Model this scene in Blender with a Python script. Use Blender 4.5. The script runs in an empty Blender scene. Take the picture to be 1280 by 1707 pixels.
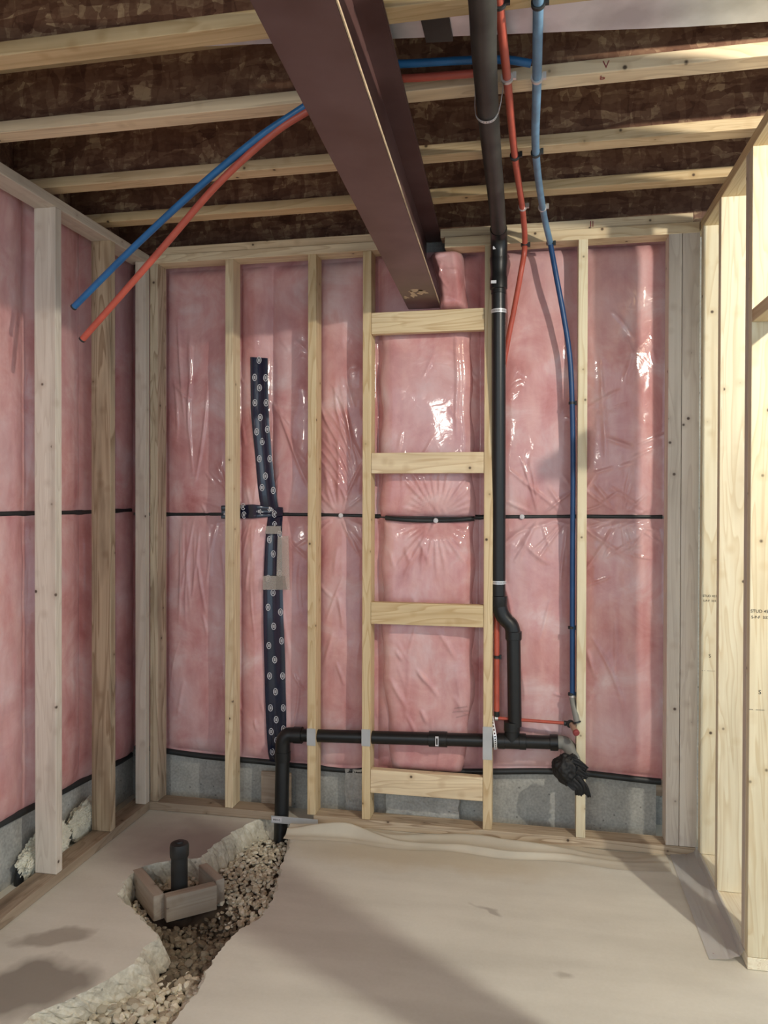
import bpy, bmesh, math, random
import numpy as np
from mathutils import Vector, Matrix, noise
from mathutils.geometry import tessellate_polygon
random.seed(7); rng = np.random.default_rng(7)
PI = math.pi
S = bpy.context.scene
COL = S.collection

# ------------------------------------------------------------------ camera
F, YAW, PIT, ROLL, DIST, CZ, PY = 1279.8, .1941, -.009, .0024, 3.2931, 1.4581, 12.07
_f = Vector((-math.sin(YAW), math.cos(YAW), 0)); _r = Vector((math.cos(YAW), math.sin(YAW), 0)); _u = Vector((0, 0, 1))
FW = _f*math.cos(PIT)+_u*math.sin(PIT); _u1 = _u*math.cos(PIT)-_f*math.sin(PIT)
RT = _r*math.cos(ROLL)+_u1*math.sin(ROLL); UP = _u1*math.cos(ROLL)-_r*math.sin(ROLL)
CAM = Vector((0, -DIST, CZ))
cam = bpy.data.cameras.new('camera'); co = bpy.data.objects.new('camera', cam); COL.objects.link(co); S.camera = co
cam.sensor_fit = 'HORIZONTAL'; cam.sensor_width = 36; cam.lens = 36*F/1280; cam.shift_y = -PY/1280; cam.clip_start = .02
co.matrix_world = Matrix(((RT.x, UP.x, -FW.x, CAM.x), (RT.y, UP.y, -FW.y, CAM.y), (RT.z, UP.z, -FW.z, CAM.z), (0, 0, 0, 1)))
def at(ax, v, px, py):
    """the point of the photo's pixel on the world plane axis=v"""
    d = FW+RT*((px-640)/F)+UP*((853.5-PY-py)/F)
    return CAM+d*((v-CAM[ax])/d[ax])

# ------------------------------------------------------------------ light
S.view_settings.view_transform = 'Standard'; S.view_settings.look = 'None'
S.view_settings.exposure = 0.0; S.view_settings.gamma = 1
W = bpy.data.worlds.new('world'); S.world = W; W.use_nodes = True
W.node_tree.nodes['Background'].inputs[0].default_value = (.70, .86, 1, 1)
W.node_tree.nodes['Background'].inputs[1].default_value = 1.3
def lamp(name, loc, power, col, rad):
    l = bpy.data.lights.new(name, 'POINT'); l.energy = power; l.color = col; l.shadow_soft_size = rad
    o = bpy.data.objects.new(name, l); o.location = loc; COL.objects.link(o); return o
lamp('ceiling_bulb', (1.30, -2.10, 2.47), 138, (1, .94, .80), .026)      # the bulb in the next room, beyond the right stud wall
lamp('rear_fill', (-.9, -5.2, 2.35), 70, (1, .92, .82), .16)             # added weaker fill light behind the camera, for ambient and glints

# ------------------------------------------------------------------ materials
def mat(name):
    m = bpy.data.materials.new(name); m.use_nodes = True; nt = m.node_tree
    return m, nt, nt.nodes['Principled BSDF']
def N(nt, t, **k):
    n = nt.nodes.new(t)
    for a, v in k.items():
        if a in n.inputs: n.inputs[a].default_value = v
        else: setattr(n, a, v)
    return n
def ramp(nt, src, stops):
    r = nt.nodes.new('ShaderNodeValToRGB'); e = r.color_ramp.elements
    while len(e) < len(stops): e.new(.5)
    for i, (p, c) in enumerate(stops): e[i].position = p; e[i].color = (*c, 1) if len(c) == 3 else c
    nt.links.new(src, r.inputs[0]); return r.outputs[0]
def mixc(nt, fac, a, b, mode='MIX'):
    n = nt.nodes.new('ShaderNodeMix'); n.data_type = 'RGBA'; n.blend_type = mode
    for s, v in ((0, fac), (6, a), (7, b)):
        if hasattr(v, 'is_output'): nt.links.new(v, n.inputs[s])
        else: n.inputs[s].default_value = v if s == 0 else (*v, 1)
    return n.outputs[2]
def math_(nt, op, a, b=0.0, c=None):
    n = nt.nodes.new('ShaderNodeMath'); n.operation = op
    for s, v in enumerate((a, b) if c is None else (a, b, c)):
        if hasattr(v, 'is_output'): nt.links.new(v, n.inputs[s])
        else: n.inputs[s].default_value = v
    return n.outputs[0]
def coords(nt, scale=(1, 1, 1), rnd=True, kind='Object'):
    tc = nt.nodes.new('ShaderNodeTexCoord'); v = tc.outputs[kind]
    if rnd:
        oi = nt.nodes.new('ShaderNodeObjectInfo')
        a = nt.nodes.new('ShaderNodeVectorMath'); a.operation = 'MULTIPLY_ADD'
        cx = nt.nodes.new('ShaderNodeCombineXYZ')
        for i in range(3): nt.links.new(oi.outputs['Random'], cx.inputs[i])
        nt.links.new(cx.outputs[0], a.inputs[0]); a.inputs[1].default_value = (37, 53, 71); nt.links.new(v, a.inputs[2]); v = a.outputs[0]
    mp = nt.nodes.new('ShaderNodeMapping'); mp.inputs['Scale'].default_value = scale; nt.links.new(v, mp.inputs[0])
    return mp.outputs[0], v
def tex(nt, t, vec, out=0, **k):
    n = N(nt, t, **k); nt.links.new(vec, n.inputs['Vector']); return n.outputs[out]
def bump(nt, b, h, s, d=.002):
    n = N(nt, 'ShaderNodeBump'); n.inputs['Strength'].default_value = s; n.inputs['Distance'].default_value = d
    nt.links.new(h, n.inputs['Height']); nt.links.new(n.outputs[0], b.inputs['Normal'])
def wood(name, light, dark, grain=.5, stain=.0, rough=.62):
    m, nt, b = mat(name)
    v, raw = coords(nt, (1.1, 34, 34))
    g1 = tex(nt, 'ShaderNodeTexNoise', v, Scale=1.0, Detail=4.0, Roughness=.6, Distortion=.9)
    v2, _ = coords(nt, (.6, 7, 7))
    g2 = tex(nt, 'ShaderNodeTexNoise', v2, Scale=1.0, Detail=2.0, Distortion=1.4)
    rings = math_(nt, 'FRACT', math_(nt, 'MULTIPLY', g2, 11.0))
    rr = ramp(nt, rings, [(0, (.0,)*3), (.6, (.25,)*3), (.92, (1, 1, 1)), (1, (0, 0, 0))])
    c = ramp(nt, g1, [(.3, light), (.75, tuple(.55*a+.45*d for a, d in zip(light, dark)))])
    c = mixc(nt, math_(nt, 'MULTIPLY', rr, grain*.8), c, dark)
    # knots
    k = tex(nt, 'ShaderNodeTexVoronoi', raw, 0, Scale=13.0)
    halo = ramp(nt, k, [(.08, (1, 1, 1)), (.30, (0, 0, 0))])
    c = mixc(nt, math_(nt, 'MULTIPLY', halo, .45), c, dark)
    core = ramp(nt, k, [(.05, (1, 1, 1)), (.10, (0, 0, 0))])
    c = mixc(nt, math_(nt, 'MULTIPLY', math_(nt, 'MULTIPLY', core, .95), math_(nt, 'GREATER_THAN', g2, .44)), c, (.06, .03, .015))
    # blotches, board-to-board tint
    v3, _ = coords(nt, (2.0, 14, 14))
    bl = ramp(nt, tex(nt, 'ShaderNodeTexNoise', v3, Scale=1.0, Detail=5.0), [(.5, (0, 0, 0)), (.72, (1, 1, 1))])
    c = mixc(nt, math_(nt, 'MULTIPLY', bl, .22+stain), c, tuple(x*.5 for x in dark))
    oi = nt.nodes.new('ShaderNodeObjectInfo'); hs = N(nt, 'ShaderNodeHueSaturation')
    nt.links.new(math_(nt, 'MULTIPLY_ADD', oi.outputs['Random'], .22, .88), hs.inputs['Value'])
    nt.links.new(math_(nt, 'MULTIPLY_ADD', oi.outputs['Random'], -.25, 1.1), hs.inputs['Saturation'])
    nt.links.new(c, hs.inputs['Color']); nt.links.new(hs.outputs[0], b.inputs['Base Color'])
    b.inputs['Roughness'].default_value = rough; bump(nt, b, g1, .25, .001)
    return m
M = {}
M['spruce'] = wood('spruce_lumber', (.82, .68, .44), (.50, .32, .15), .75)
M['pale'] = wood('pale_lumber', (.74, .67, .57), (.48, .38, .30), .5, .1)
M['brown'] = wood('brown_streaked_lumber', (.62, .50, .34), (.27, .17, .09), 1.0, .35)
M['joist'] = wood('joist_flange_lumber', (.78, .61, .38), (.44, .28, .13), .6, .1)
M['dirty'] = wood('dirty_plate_lumber', (.46, .37, .28), (.20, .14, .09), .6, .4)
M['bright'] = wood('clear_lumber', (.87, .81, .62), (.62, .48, .28), .7)
def osb():
    m, nt, b = mat('oriented_strand_board')
    cols = []
    for i, sc in enumerate(((12, 30, 40), (34, 30, 13), (22, 22, 24))):
        v, _ = coords(nt, sc)
        w = tex(nt, 'ShaderNodeTexNoise', v, 1, Scale=.5, Detail=3.0)
        vm = nt.nodes.new('ShaderNodeVectorMath'); vm.operation = 'MULTIPLY_ADD'; nt.links.new(w, vm.inputs[0]); vm.inputs[1].default_value = (3, 3, 3); nt.links.new(v, vm.inputs[2])
        c = tex(nt, 'ShaderNodeTexVoronoi', vm.outputs[0], 1, Scale=1.05)
        s = nt.nodes.new('ShaderNodeSeparateColor'); nt.links.new(c, s.inputs[0]); cols.append(s.outputs[0])
    v, _ = coords(nt, (14, 14, 14)); sel = tex(nt, 'ShaderNodeTexNoise', v, Scale=1.0)
    f = math_(nt, 'ADD', math_(nt, 'MULTIPLY', cols[0], .45), math_(nt, 'MULTIPLY', cols[1], .35))
    f = math_(nt, 'ADD', f, math_(nt, 'MULTIPLY', cols[2], .2))
    fv, _ = coords(nt, (30, 55, 55)); f = math_(nt, 'ADD', math_(nt, 'MULTIPLY', f, .72), math_(nt, 'MULTIPLY', tex(nt, 'ShaderNodeTexNoise', fv, Scale=1.0, Detail=4.0, Distortion=1.0), .28))
    c = ramp(nt, f, [(.15, (.08, .030, .017)), (.42, (.17, .078, .045)), (.62, (.25, .135, .08)), (.8, (.50, .34, .20))])
    nt.links.new(c, b.inputs['Base Color']); b.inputs['Roughness'].default_value = .6; bump(nt, b, f, .4, .002)
    return m
M['osb'] = osb()
def concrete(name, lo, hi, sc=3.0, spots=True):
    m, nt, b = mat(name)
    v, _ = coords(nt, rnd=False)
    a = tex(nt, 'ShaderNodeTexNoise', v, Scale=sc, Detail=8.0, Roughness=.65)
    c = ramp(nt, a, [(.32, lo), (.62, hi)])
    fine = tex(nt, 'ShaderNodeTexNoise', v, Scale=90.0, Detail=4.0)
    c = mixc(nt, .22 if spots else .05, c, ramp(nt, fine, [(.3, (.1,)*3), (.7, (.9,)*3)]), 'OVERLAY')
    if spots:
        p = ramp(nt, tex(nt, 'ShaderNodeTexVoronoi', v, Scale=22.0), [(.07, (1, 1, 1)), (.11, (0, 0, 0))])
        c = mixc(nt, math_(nt, 'MULTIPLY', p, .6), c, tuple(x*.3 for x in lo))
    nt.links.new(c, b.inputs['Base Color']); b.inputs['Roughness'].default_value = .85; bump(nt, b, fine, .3 if spots else .06, .002)
    return m, nt, b, c, v
M['conc_wall'] = concrete('foundation_concrete', (.27, .27, .255), (.50, .50, .465))[0]
def floor_mat():
    m, nt, b, c, v = concrete('floor_concrete', (.61, .595, .525), (.70, .685, .605), 1.6, False)
    nz = tex(nt, 'ShaderNodeTexNoise', v, 1, Scale=5.0, Detail=3.0)
    def patch(cx, cy, rx, ry, col, k, soft=.5, ang=0):
        nonlocal c
        mp = nt.nodes.new('ShaderNodeMapping'); mp.vector_type = 'TEXTURE'
        mp.inputs['Location'].default_value = (cx, cy, 0); mp.inputs['Rotation'].default_value = (0, 0, ang); mp.inputs['Scale'].default_value = (rx, ry, 1)
        d = nt.nodes.new('ShaderNodeVectorMath'); d.operation = 'MULTIPLY_ADD'; nt.links.new(nz, d.inputs[0]); d.inputs[1].default_value = (.25, .25, 0)
        nt.links.new(v, d.inputs[2])
        d2 = nt.nodes.new('ShaderNodeVectorMath'); d2.operation = 'SUBTRACT'; nt.links.new(d.outputs[0], d2.inputs[0]); d2.inputs[1].default_value = (.125, .125, 0)
        nt.links.new(d2.outputs[0], mp.inputs[0])
        ln = nt.nodes.new('ShaderNodeVectorMath'); ln.operation = 'LENGTH'; nt.links.new(mp.outputs[0], ln.inputs[0])
        f = ramp(nt, ln.outputs['Value'], [(1-soft, (1, 1, 1)), (1, (0, 0, 0))])
        c = mixc(nt, math_(nt, 'MULTIPLY', f, k), c, col)
    v5 = nt.nodes.new('ShaderNodeMapping'); v5.inputs['Rotation'].default_value = (0, 0, .9); v5.inputs['Scale'].default_value = (1.2, 7, 1); nt.links.new(v, v5.inputs[0])
    c = mixc(nt, .16, c, ramp(nt, tex(nt, 'ShaderNodeTexNoise', v5.outputs[0], Scale=1.0, Detail=4.0), [(.35, (.30, .27, .22)), (.65, (.80, .78, .70))]))
    patch(-1.47, -1.27, .20, .17, (.20, .175, .145), .8, .35, .5)       # damp stain, front left
    patch(-1.56, -1.02, .14, .06, (.24, .20, .16), .6, .4, .6)
    patch(-1.35, -.28, .42, .30, (.34, .285, .26), .85, .6)              # darker tone at the back left
    patch(-.42, -.2, .75, .16, (.50, .40, .25), .45, .6)
    patch(-.17, -.56, .05, .02, (.34, .31, .27), .7, .6); patch(.10, -.90, .05, .03, (.36, .33, .28), .6, .6)
    nt.links.new(c, b.inputs['Base Color']); b.inputs['Roughness'].default_value = .8
    return m
M['floor'] = floor_mat()
M['broken'] = concrete('broken_concrete', (.46, .42, .34), (.74, .70, .58), 14.0)[0]
def pink():
    m, nt, b = mat('pink_fibreglass_under_poly')
    v, _ = coords(nt, (1, 1, 1))
    a = tex(nt, 'ShaderNodeTexNoise', v, Scale=5.0, Detail=7.0, Roughness=.62, Distortion=.5)
    v2, _ = coords(nt, (14, 14, 3.0)); st = tex(nt, 'ShaderNodeTexNoise', v2, Scale=1.0, Detail=4.0)
    c = ramp(nt, a, [(.28, (.48, .16, .17)), (.42, (.62, .27, .275)), (.54, (.70, .37, .38)), (.64, (.75, .50, .52)), (.76, (.86, .70, .72))])
    c = mixc(nt, .25, c, ramp(nt, st, [(.35, (.46, .17, .16)), (.65, (.84, .60, .55))]))
    v3, _ = coords(nt, (1, 1, 1))
    cl = ramp(nt, tex(nt, 'ShaderNodeTexNoise', v3, Scale=2.1, Detail=3.0), [(.45, (0, 0, 0)), (.7, (1, 1, 1))])
    c = mixc(nt, math_(nt, 'MULTIPLY', cl, .35), c, (.68, .54, .60))
    nt.links.new(c, b.inputs['Base Color']); b.inputs['Roughness'].default_value = .75
    b.inputs['Coat Weight'].default_value = .9; b.inputs['Coat Roughness'].default_value = .10; b.inputs['Coat IOR'].default_value = 1.5
    v4, _ = coords(nt, (1, 1, 1)); w = tex(nt, 'ShaderNodeTexNoise', v4, Scale=16.0, Detail=3.0, Distortion=1.2)
    n = N(nt, 'ShaderNodeBump'); n.inputs['Strength'].default_value = .2; n.inputs['Distance'].default_value = .006
    nt.links.new(w, n.inputs['Height']); nt.links.new(n.outputs[0], b.inputs['Normal']); nt.links.new(n.outputs[0], b.inputs['Coat Normal'])
    return m
M['pink'] = pink()
def plain(name, col, rough=.5, metal=0, coat=0, noise_=.0, sc=20, col2=None):
    m, nt, b = mat(name)
    v, _ = coords(nt)
    n_ = tex(nt, 'ShaderNodeTexNoise', v, Scale=float(sc), Detail=5.0)
    c2 = col2 or tuple(x*(1-noise_) for x in col)
    c = ramp(nt, n_, [(.35, col), (.68, c2)])
    nt.links.new(c, b.inputs['Base Color']); b.inputs['Roughness'].default_value = rough; b.inputs['Metallic'].default_value = metal
    b.inputs['Coat Weight'].default_value = coat
    bump(nt, b, n_, .1, .001)
    return m
M['abs'] = plain('black_abs_plastic', (.010, .011, .012), .38, noise_=.3)
M['abs_dusty'] = plain('dusty_black_abs_plastic', (.035, .035, .032), .5, col2=(.012, .012, .012), sc=9)
M['red'] = plain('red_pex', (.52, .10, .065), .42, noise_=.2)
M['blue'] = plain('blue_pex', (.022, .15, .38), .4, noise_=.2)
M['darkblue'] = plain('deep_blue_pex', (.014, .065, .19), .4, noise_=.2)
M['greyblue'] = plain('greyish_blue_pex', (.14, .27, .42), .4, noise_=.3)  # greyer, paler blue for the overhead run
M['greyfit'] = plain('grey_fitting_plastic', (.25, .25, .23), .55, noise_=.2)
M['tanfit'] = plain('tan_stub_plastic', (.42, .26, .19), .45, noise_=.2)
M['steel'] = plain('primed_steel_beam', (.085, .038, .034), .42, col2=(.13, .07, .068), sc=5)
M['formwood'] = wood('dusty_form_lumber', (.42, .36, .29), (.24, .18, .13), .5, .3)
M['scuff_highlight'] = plain('scuff_and_highlight_steel', (.62, .48, .32), .45, metal=.1, noise_=.3)  # pale steel for scuffs and for the highlight painted on the flange edge
M['galv'] = plain('galvanised_sheet', (.78, .80, .84), .30, metal=.55, noise_=.3, sc=8)
M['plate'] = plain('nail_plate_metal', (.52, .54, .56), .45, metal=.25, noise_=.1)
M['strap'] = plain('perforated_strap_metal', (.75, .76, .78), .35, metal=.5, noise_=.1)
M['rubber'] = plain('black_seal', (.020, .024, .026), .45, noise_=.3)
M['navy'] = plain('navy_sheathing_tape', (.005, .011, .038), .22, coat=.6, noise_=.3)
M['white'] = plain('white_print', (.68, .68, .72), .6, noise_=.15, sc=300)
M['black'] = plain('black_ink', (.02, .018, .018), .7)
M['grime'] = plain('grey_ink', (.22, .13, .14), .7)
M['redink'] = plain('red_ink', (.28, .05, .05), .7)
M['bag'] = plain('black_plastic_bag', (.006, .006, .007), .6, noise_=.2)
M['wool'] = plain('mineral_wool', (.80, .78, .66), .95, col2=(.62, .60, .50), sc=30)
M['soil'] = plain('dark_soil', (.05, .038, .026), .95, col2=(.14, .11, .08), sc=12)
M['copper'] = plain('clamp_metal', (.75, .73, .72), .3, metal=.7, noise_=.1)
M['canvas'] = plain('floor_sheet', (.58, .53, .43), .6, noise_=.12, sc=6)
def clear(name, col, alpha, rough=.15):
    m, nt, b = mat(name); v, _ = coords(nt)
    n_ = tex(nt, 'ShaderNodeTexNoise', v, Scale=30.0, Detail=3.0)
    b.inputs['Base Color'].default_value = (*col, 1); b.inputs['Roughness'].default_value = rough
    b.inputs['Alpha'].default_value = alpha; bump(nt, b, n_, .3, .003); return m
M['cleartape'] = clear('clear_tape', (.62, .56, .50), .38, .08)
M['poly'] = clear('translucent_poly_sheet', (.60, .60, .62), .6, .3)
def stone_mat():
    m, nt, b = mat('crushed_stone'); oi = nt.nodes.new('ShaderNodeObjectInfo')
    g = nt.nodes.new('ShaderNodeNewGeometry')
    r = math_(nt, 'FRACT', math_(nt, 'ADD', oi.outputs['Random'], g.outputs['Random Per Island']))
    c = ramp(nt, r, [(0, (.40, .34, .25)), (.4, (.60, .55, .43)), (.75, (.74, .70, .56)), (1, (.84, .81, .70))])
    v, _ = coords(nt); n_ = tex(nt, 'ShaderNodeTexNoise', v, Scale=90.0, Detail=4.0)
    c = mixc(nt, .35, c, ramp(nt, n_, [(.3, (.15,)*3), (.7, (.9,)*3)]), 'OVERLAY')
    nt.links.new(c, b.inputs['Base Color']); b.inputs['Roughness'].default_value = .85; bump(nt, b, n_, .5, .002); return m
M['stone'] = stone_mat()
def dark_stone():
    m = M['stone'].copy(); m.name = 'muddy_crushed_stone'
    for n in m.node_tree.nodes:
        if n.bl_idname == 'ShaderNodeValToRGB' and len(n.color_ramp.elements) == 4:
            for e in n.color_ramp.elements: e.color = (e.color[0]*.30, e.color[1]*.27, e.color[2]*.24, 1)
    return m
M['mudstone'] = dark_stone()

# ------------------------------------------------------------------ builders
def link(name, me, m=None, parent=None, loc=None, smooth=False):
    o = bpy.data.objects.new(name, me); COL.objects.link(o)
    for mm in (m if isinstance(m, (list, tuple)) else [m]):
        if mm and me: me.materials.append(mm)
    if parent: o.parent = parent
    if loc is not None: o.location = loc
    if smooth and me:
        me.polygons.foreach_set('use_smooth', [True]*len(me.polygons))
    return o
def tag(o, label=None, cat=None, group=None, kind=None):
    for k, v in (('label', label), ('category', cat), ('group', group), ('kind', kind)):
        if v: o[k] = v
    return o
def empty(name, loc, label, cat, group=None):
    o = bpy.data.objects.new(name, None); COL.objects.link(o); o.location = loc; o.empty_display_size = .05
    return tag(o, label, cat, group)
def mesh(name, v, f):
    me = bpy.data.meshes.new(name); me.from_pydata([tuple(x) for x in v], [], f); me.update(); return me
def from_bm(bm, name):
    me = bpy.data.meshes.new(name); bm.to_mesh(me); bm.free(); return me
ROT = {'x': Matrix.Identity(3), 'y': Matrix.Rotation(PI/2, 3, 'Z'), 'z': Matrix.Rotation(-PI/2, 3, 'Y')}
def lumber(name, lo, hi, axis, m, parent=None, bev=.0022, skew=None):
    """a sawn board filling lo..hi (world), grain along axis"""
    lo, hi = Vector(lo), Vector(hi); R = ROT[axis]; Ri = R.inverted(); org = (lo+hi)/2; org['xyz'.index(axis)] = lo['xyz'.index(axis)]
    a, b = Ri @ (lo-org), Ri @ (hi-org)
    l = Vector([min(a[i], b[i]) for i in range(3)]); h = Vector([max(a[i], b[i]) for i in range(3)])
    bm = bmesh.new(); bmesh.ops.create_cube(bm, size=1)
    for v in bm.verts: v.co = Vector([l[i]+(h[i]-l[i])*(v.co[i]+.5) for i in range(3)])
    if skew: skew(bm, R, org)
    bmesh.ops.bevel(bm, geom=bm.edges[:], offset=bev, segments=2, affect='EDGES', profile=.5)
    o = link(name, from_bm(bm, name), m, parent); o.matrix_world = Matrix.Translation(org) @ R.to_4x4()
    if parent:
        o.matrix_parent_inverse = Matrix.Identity(4); o.matrix_basis = parent.matrix_basis.inverted() @ (Matrix.Translation(org) @ R.to_4x4())
    return o
def board(name, p0, p1, w, h, m, label=None, cat='lumber', parent=None, up=Vector((0, 0, 1))):
    """board between two points; h along up, w sideways"""
    p0, p1 = Vector(p0), Vector(p1); d = (p1-p0); L = d.length; x = d.normalized(); y = up.cross(x).normalized(); z = x.cross(y)
    bm = bmesh.new(); bmesh.ops.create_cube(bm, size=1)
    for v in bm.verts: v.co = Vector(((v.co.x+.5)*L, v.co.y*w, v.co.z*h))
    bmesh.ops.bevel(bm, geom=bm.edges[:], offset=.0016, segments=2, affect='EDGES')
    o = link(name, from_bm(bm, name), m, parent)
    mw = Matrix((x, y, z)).transposed().to_4x4(); mw.translation = p0
    o.matrix_basis = (parent.matrix_basis.inverted() @ mw) if parent else mw
    return tag(o, label, cat) if label else o
def smoothpath(pts, n=8):
    P = [Vector(p) for p in pts]
    if len(P) < 3: return P
    out = []; Q = [P[0]*2-P[1]]+P+[P[-1]*2-P[-2]]
    for i in range(1, len(Q)-2):
        for k in range(n):
            t = k/n; a, b, c, d = Q[i-1:i+3]
            out.append(.5*((2*b)+(c-a)*t+(2*a-5*b+4*c-d)*t*t+(3*b-a-3*c+d)*t**3))
    return out+[P[-1]]
def sweep(path, radii, seg=20, capped=True, hollow=0):
    P = [Vector(p) for p in path]
    if not hasattr(radii, '__len__'): radii = [radii]*len(P)
    V, Fc = [], []; t0 = (P[1]-P[0]).normalized(); nrm = t0.orthogonal().normalized()
    for i, p in enumerate(P):
        t = (P[min(i+1, len(P)-1)]-P[max(i-1, 0)]).normalized()
        nrm = (nrm-t*nrm.dot(t)).normalized(); bn = t.cross(nrm)
        for k in range(seg):
            a = 2*PI*k/seg; V.append(p+(nrm*math.cos(a)+bn*math.sin(a))*radii[i])
    for i in range(len(P)-1):
        for k in range(seg): Fc.append((i*seg+k, i*seg+(k+1) % seg, (i+1)*seg+(k+1) % seg, (i+1)*seg+k))
    if capped: Fc += [tuple(range(seg))[::-1], tuple((len(P)-1)*seg+k for k in range(seg))]
    return V, Fc
def tube(name, pts, r, m, parent=None, seg=20, n=8, straight=False, label=None, radii=None):
    path = [Vector(p) for p in pts] if straight else smoothpath(pts, n)
    V, Fc = sweep(path, radii if radii else r, seg)
    org = parent.location if parent else V[0]
    o = link(name, mesh(name, [v-org for v in V], Fc), m, parent, smooth=True)
    if not parent: o.location = org
    mod = o.modifiers.new('edge', 'EDGE_SPLIT'); mod.split_angle = .7
    if label: o['label'] = label
    return o
def lathe(name, p0, p1, prof, m, parent, seg=28, label=None):
    """rings (t along p0-p1 in metres, radius)"""
    p0, p1 = Vector(p0), Vector(p1); d = (p1-p0).normalized()
    pts, rr = [], []
    for t, r in prof: pts.append(p0+d*t); rr.append(r)
    n = d.orthogonal().normalized(); b = d.cross(n); V, Fc = [], []
    for p, r in zip(pts, rr):
        for k in range(seg): a = 2*PI*k/seg; V.append(p+(n*math.cos(a)+b*math.sin(a))*r)
    for i in range(len(pts)-1):
        for k in range(seg): Fc.append((i*seg+k, i*seg+(k+1) % seg, (i+1)*seg+(k+1) % seg, (i+1)*seg+k))
    Fc += [tuple(range(seg))[::-1], tuple((len(pts)-1)*seg+k for k in range(seg))]
    org = parent.location if parent else p0
    o = link(name, mesh(name, [v-org for v in V], Fc), m, parent, smooth=True)
    if not parent: o.location = org
    o.modifiers.new('edge', 'EDGE_SPLIT').split_angle = .6
    if label: o['label'] = label
    return o
def slab(name, poly, t, m, parent=None, nrm=None):
    """flat polygon extruded by vector t"""
    n = len(poly); P = [Vector(p) for p in poly]; t = Vector(t); org = parent.location if parent else P[0].copy()
    V = [p-org for p in P]+[p+t-org for p in P]
    Fc = [tuple(range(n)), tuple(range(2*n-1, n-1, -1))]+[(i, i+n, (i+1) % n+n, (i+1) % n) for i in range(n)]
    bm = bmesh.new(); vs = [bm.verts.new(v) for v in V]
    for f in Fc: bm.faces.new([vs[i] for i in f])
    bmesh.ops.recalc_face_normals(bm, faces=bm.faces)
    o = link(name, from_bm(bm, name), m, parent)
    if not parent: o.location = org
    return o
def text(body, size, loc, xdir, ydir, m, parent, name='stamp', label=None):
    c = bpy.data.curves.new(name, 'FONT'); c.body = body; c.size = size; c.extrude = .0003
    t = bpy.data.objects.new('t', c); COL.objects.link(t)
    dg = bpy.context.evaluated_depsgraph_get(); me = bpy.data.meshes.new_from_object(t.evaluated_get(dg)); bpy.data.objects.remove(t)
    x, y = Vector(xdir).normalized(), Vector(ydir).normalized(); mw = Matrix((x, y, x.cross(y))).transposed().to_4x4(); mw.translation = Vector(loc)
    me.materials.clear(); o = link(name, me, m, parent); o.matrix_basis = parent.matrix_basis.inverted() @ mw
    if label: o['label'] = label
    return o

# ------------------------------------------------------------------ levels
ZP, ZT = .04, 2.54            # top of bottom plate, underside of top plate
XL, XR = -1.757, .651         # room faces of the left and right stud walls
T, D = .038, .089
YC, XC = .155, -1.93          # faces of the back and left foundation walls

# ------------------------------------------------------------------ floor slab with broken trench
outer = [(20, 1722), (52, 1692), (125, 1662), (190, 1627), (222, 1607), (240, 1580), (262, 1562), (245, 1543), (217, 1512), (196, 1495), (207, 1468), (230, 1447), (262, 1438), (300, 1432), (335, 1430), (352, 1412), (385, 1388), (415, 1372), (440, 1362), (457, 1362)]
inner = [(80, 1738), (105, 1709), (165, 1682), (220, 1654), (262, 1630), (272, 1602), (285, 1585), (262, 1560), (238, 1535), (218, 1512), (222, 1490), (245, 1470), (275, 1465), (310, 1460), (345, 1468), (370, 1447), (400, 1420), (425, 1400), (445, 1392), (457, 1393)]
right = [(489, 1372), (487, 1390), (480, 1415), (470, 1440), (467, 1465), (457, 1495), (435, 1530), (400, 1549), (372, 1577), (350, 1611), (332, 1650), (300, 1687), (287, 1709), (262, 1738)]
ZG = -.075
def chain(pix, z): return [at(2, z, *p) for p in pix]
O, I = chain(outer, 0), chain(inner, ZG)
R0 = chain(right, 0)
R1 = [Vector((p.x-.012-.02*(i % 3 == 1), p.y, ZG)) for i, p in enumerate(R0)]
O = [Vector((-1.50, -1.75, 0)), Vector((-1.40, -1.55, 0))]+O; I = [Vector((-1.40, -1.75, ZG)), Vector((-1.32, -1.58, ZG))]+I
R0 = R0+[Vector((-1.06, -1.55, 0)), Vector((-1.10, -1.75, 0))]; R1 = R1+[Vector((-1.08, -1.55, ZG)), Vector((-1.12, -1.75, ZG))]
LO, LI = O+R0, I+R1           # closed loops, same length
def refine(A, B, k=7):
    a2, b2 = [], []
    for i in range(len(A)):
        j = (i+1) % len(A)
        n = max(2, int((A[j]-A[i]).length/.011))
        for q in range(n):
            t = q/n; a = A[i].lerp(A[j], t); b = B[i].lerp(B[j], t)
            w = .012*noise.noise(a*38)+.006*noise.noise(a*110)
            a = a+Vector((w, .8*w+.005*noise.noise(a*70+Vector((9, 9, 9))), 0)); a2.append(a); b2.append(b+Vector((.016*noise.noise(b*30), .016*noise.noise(b*33), 0)))
    return a2, b2
LO, LI = refine(LO, LI)
outer_rect = [Vector(p) for p in ((-2.0, -6.5, 0), (4.5, -6.5, 0), (4.5, .35, 0), (-2.0, .35, 0))]
tris = tessellate_polygon([outer_rect, LO])
me = mesh('floor', outer_rect+LO, [tuple(t) for t in tris])
bm = bmesh.new(); bm.from_mesh(me); bmesh.ops.recalc_face_normals(bm, faces=bm.faces)
if sum(f.normal.z for f in bm.faces) < 0: bmesh.ops.reverse_faces(bm, faces=bm.faces)
bm.to_mesh(me); bm.free()
fl = link('floor', me, M['floor']); tag(fl, kind='structure')
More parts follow.
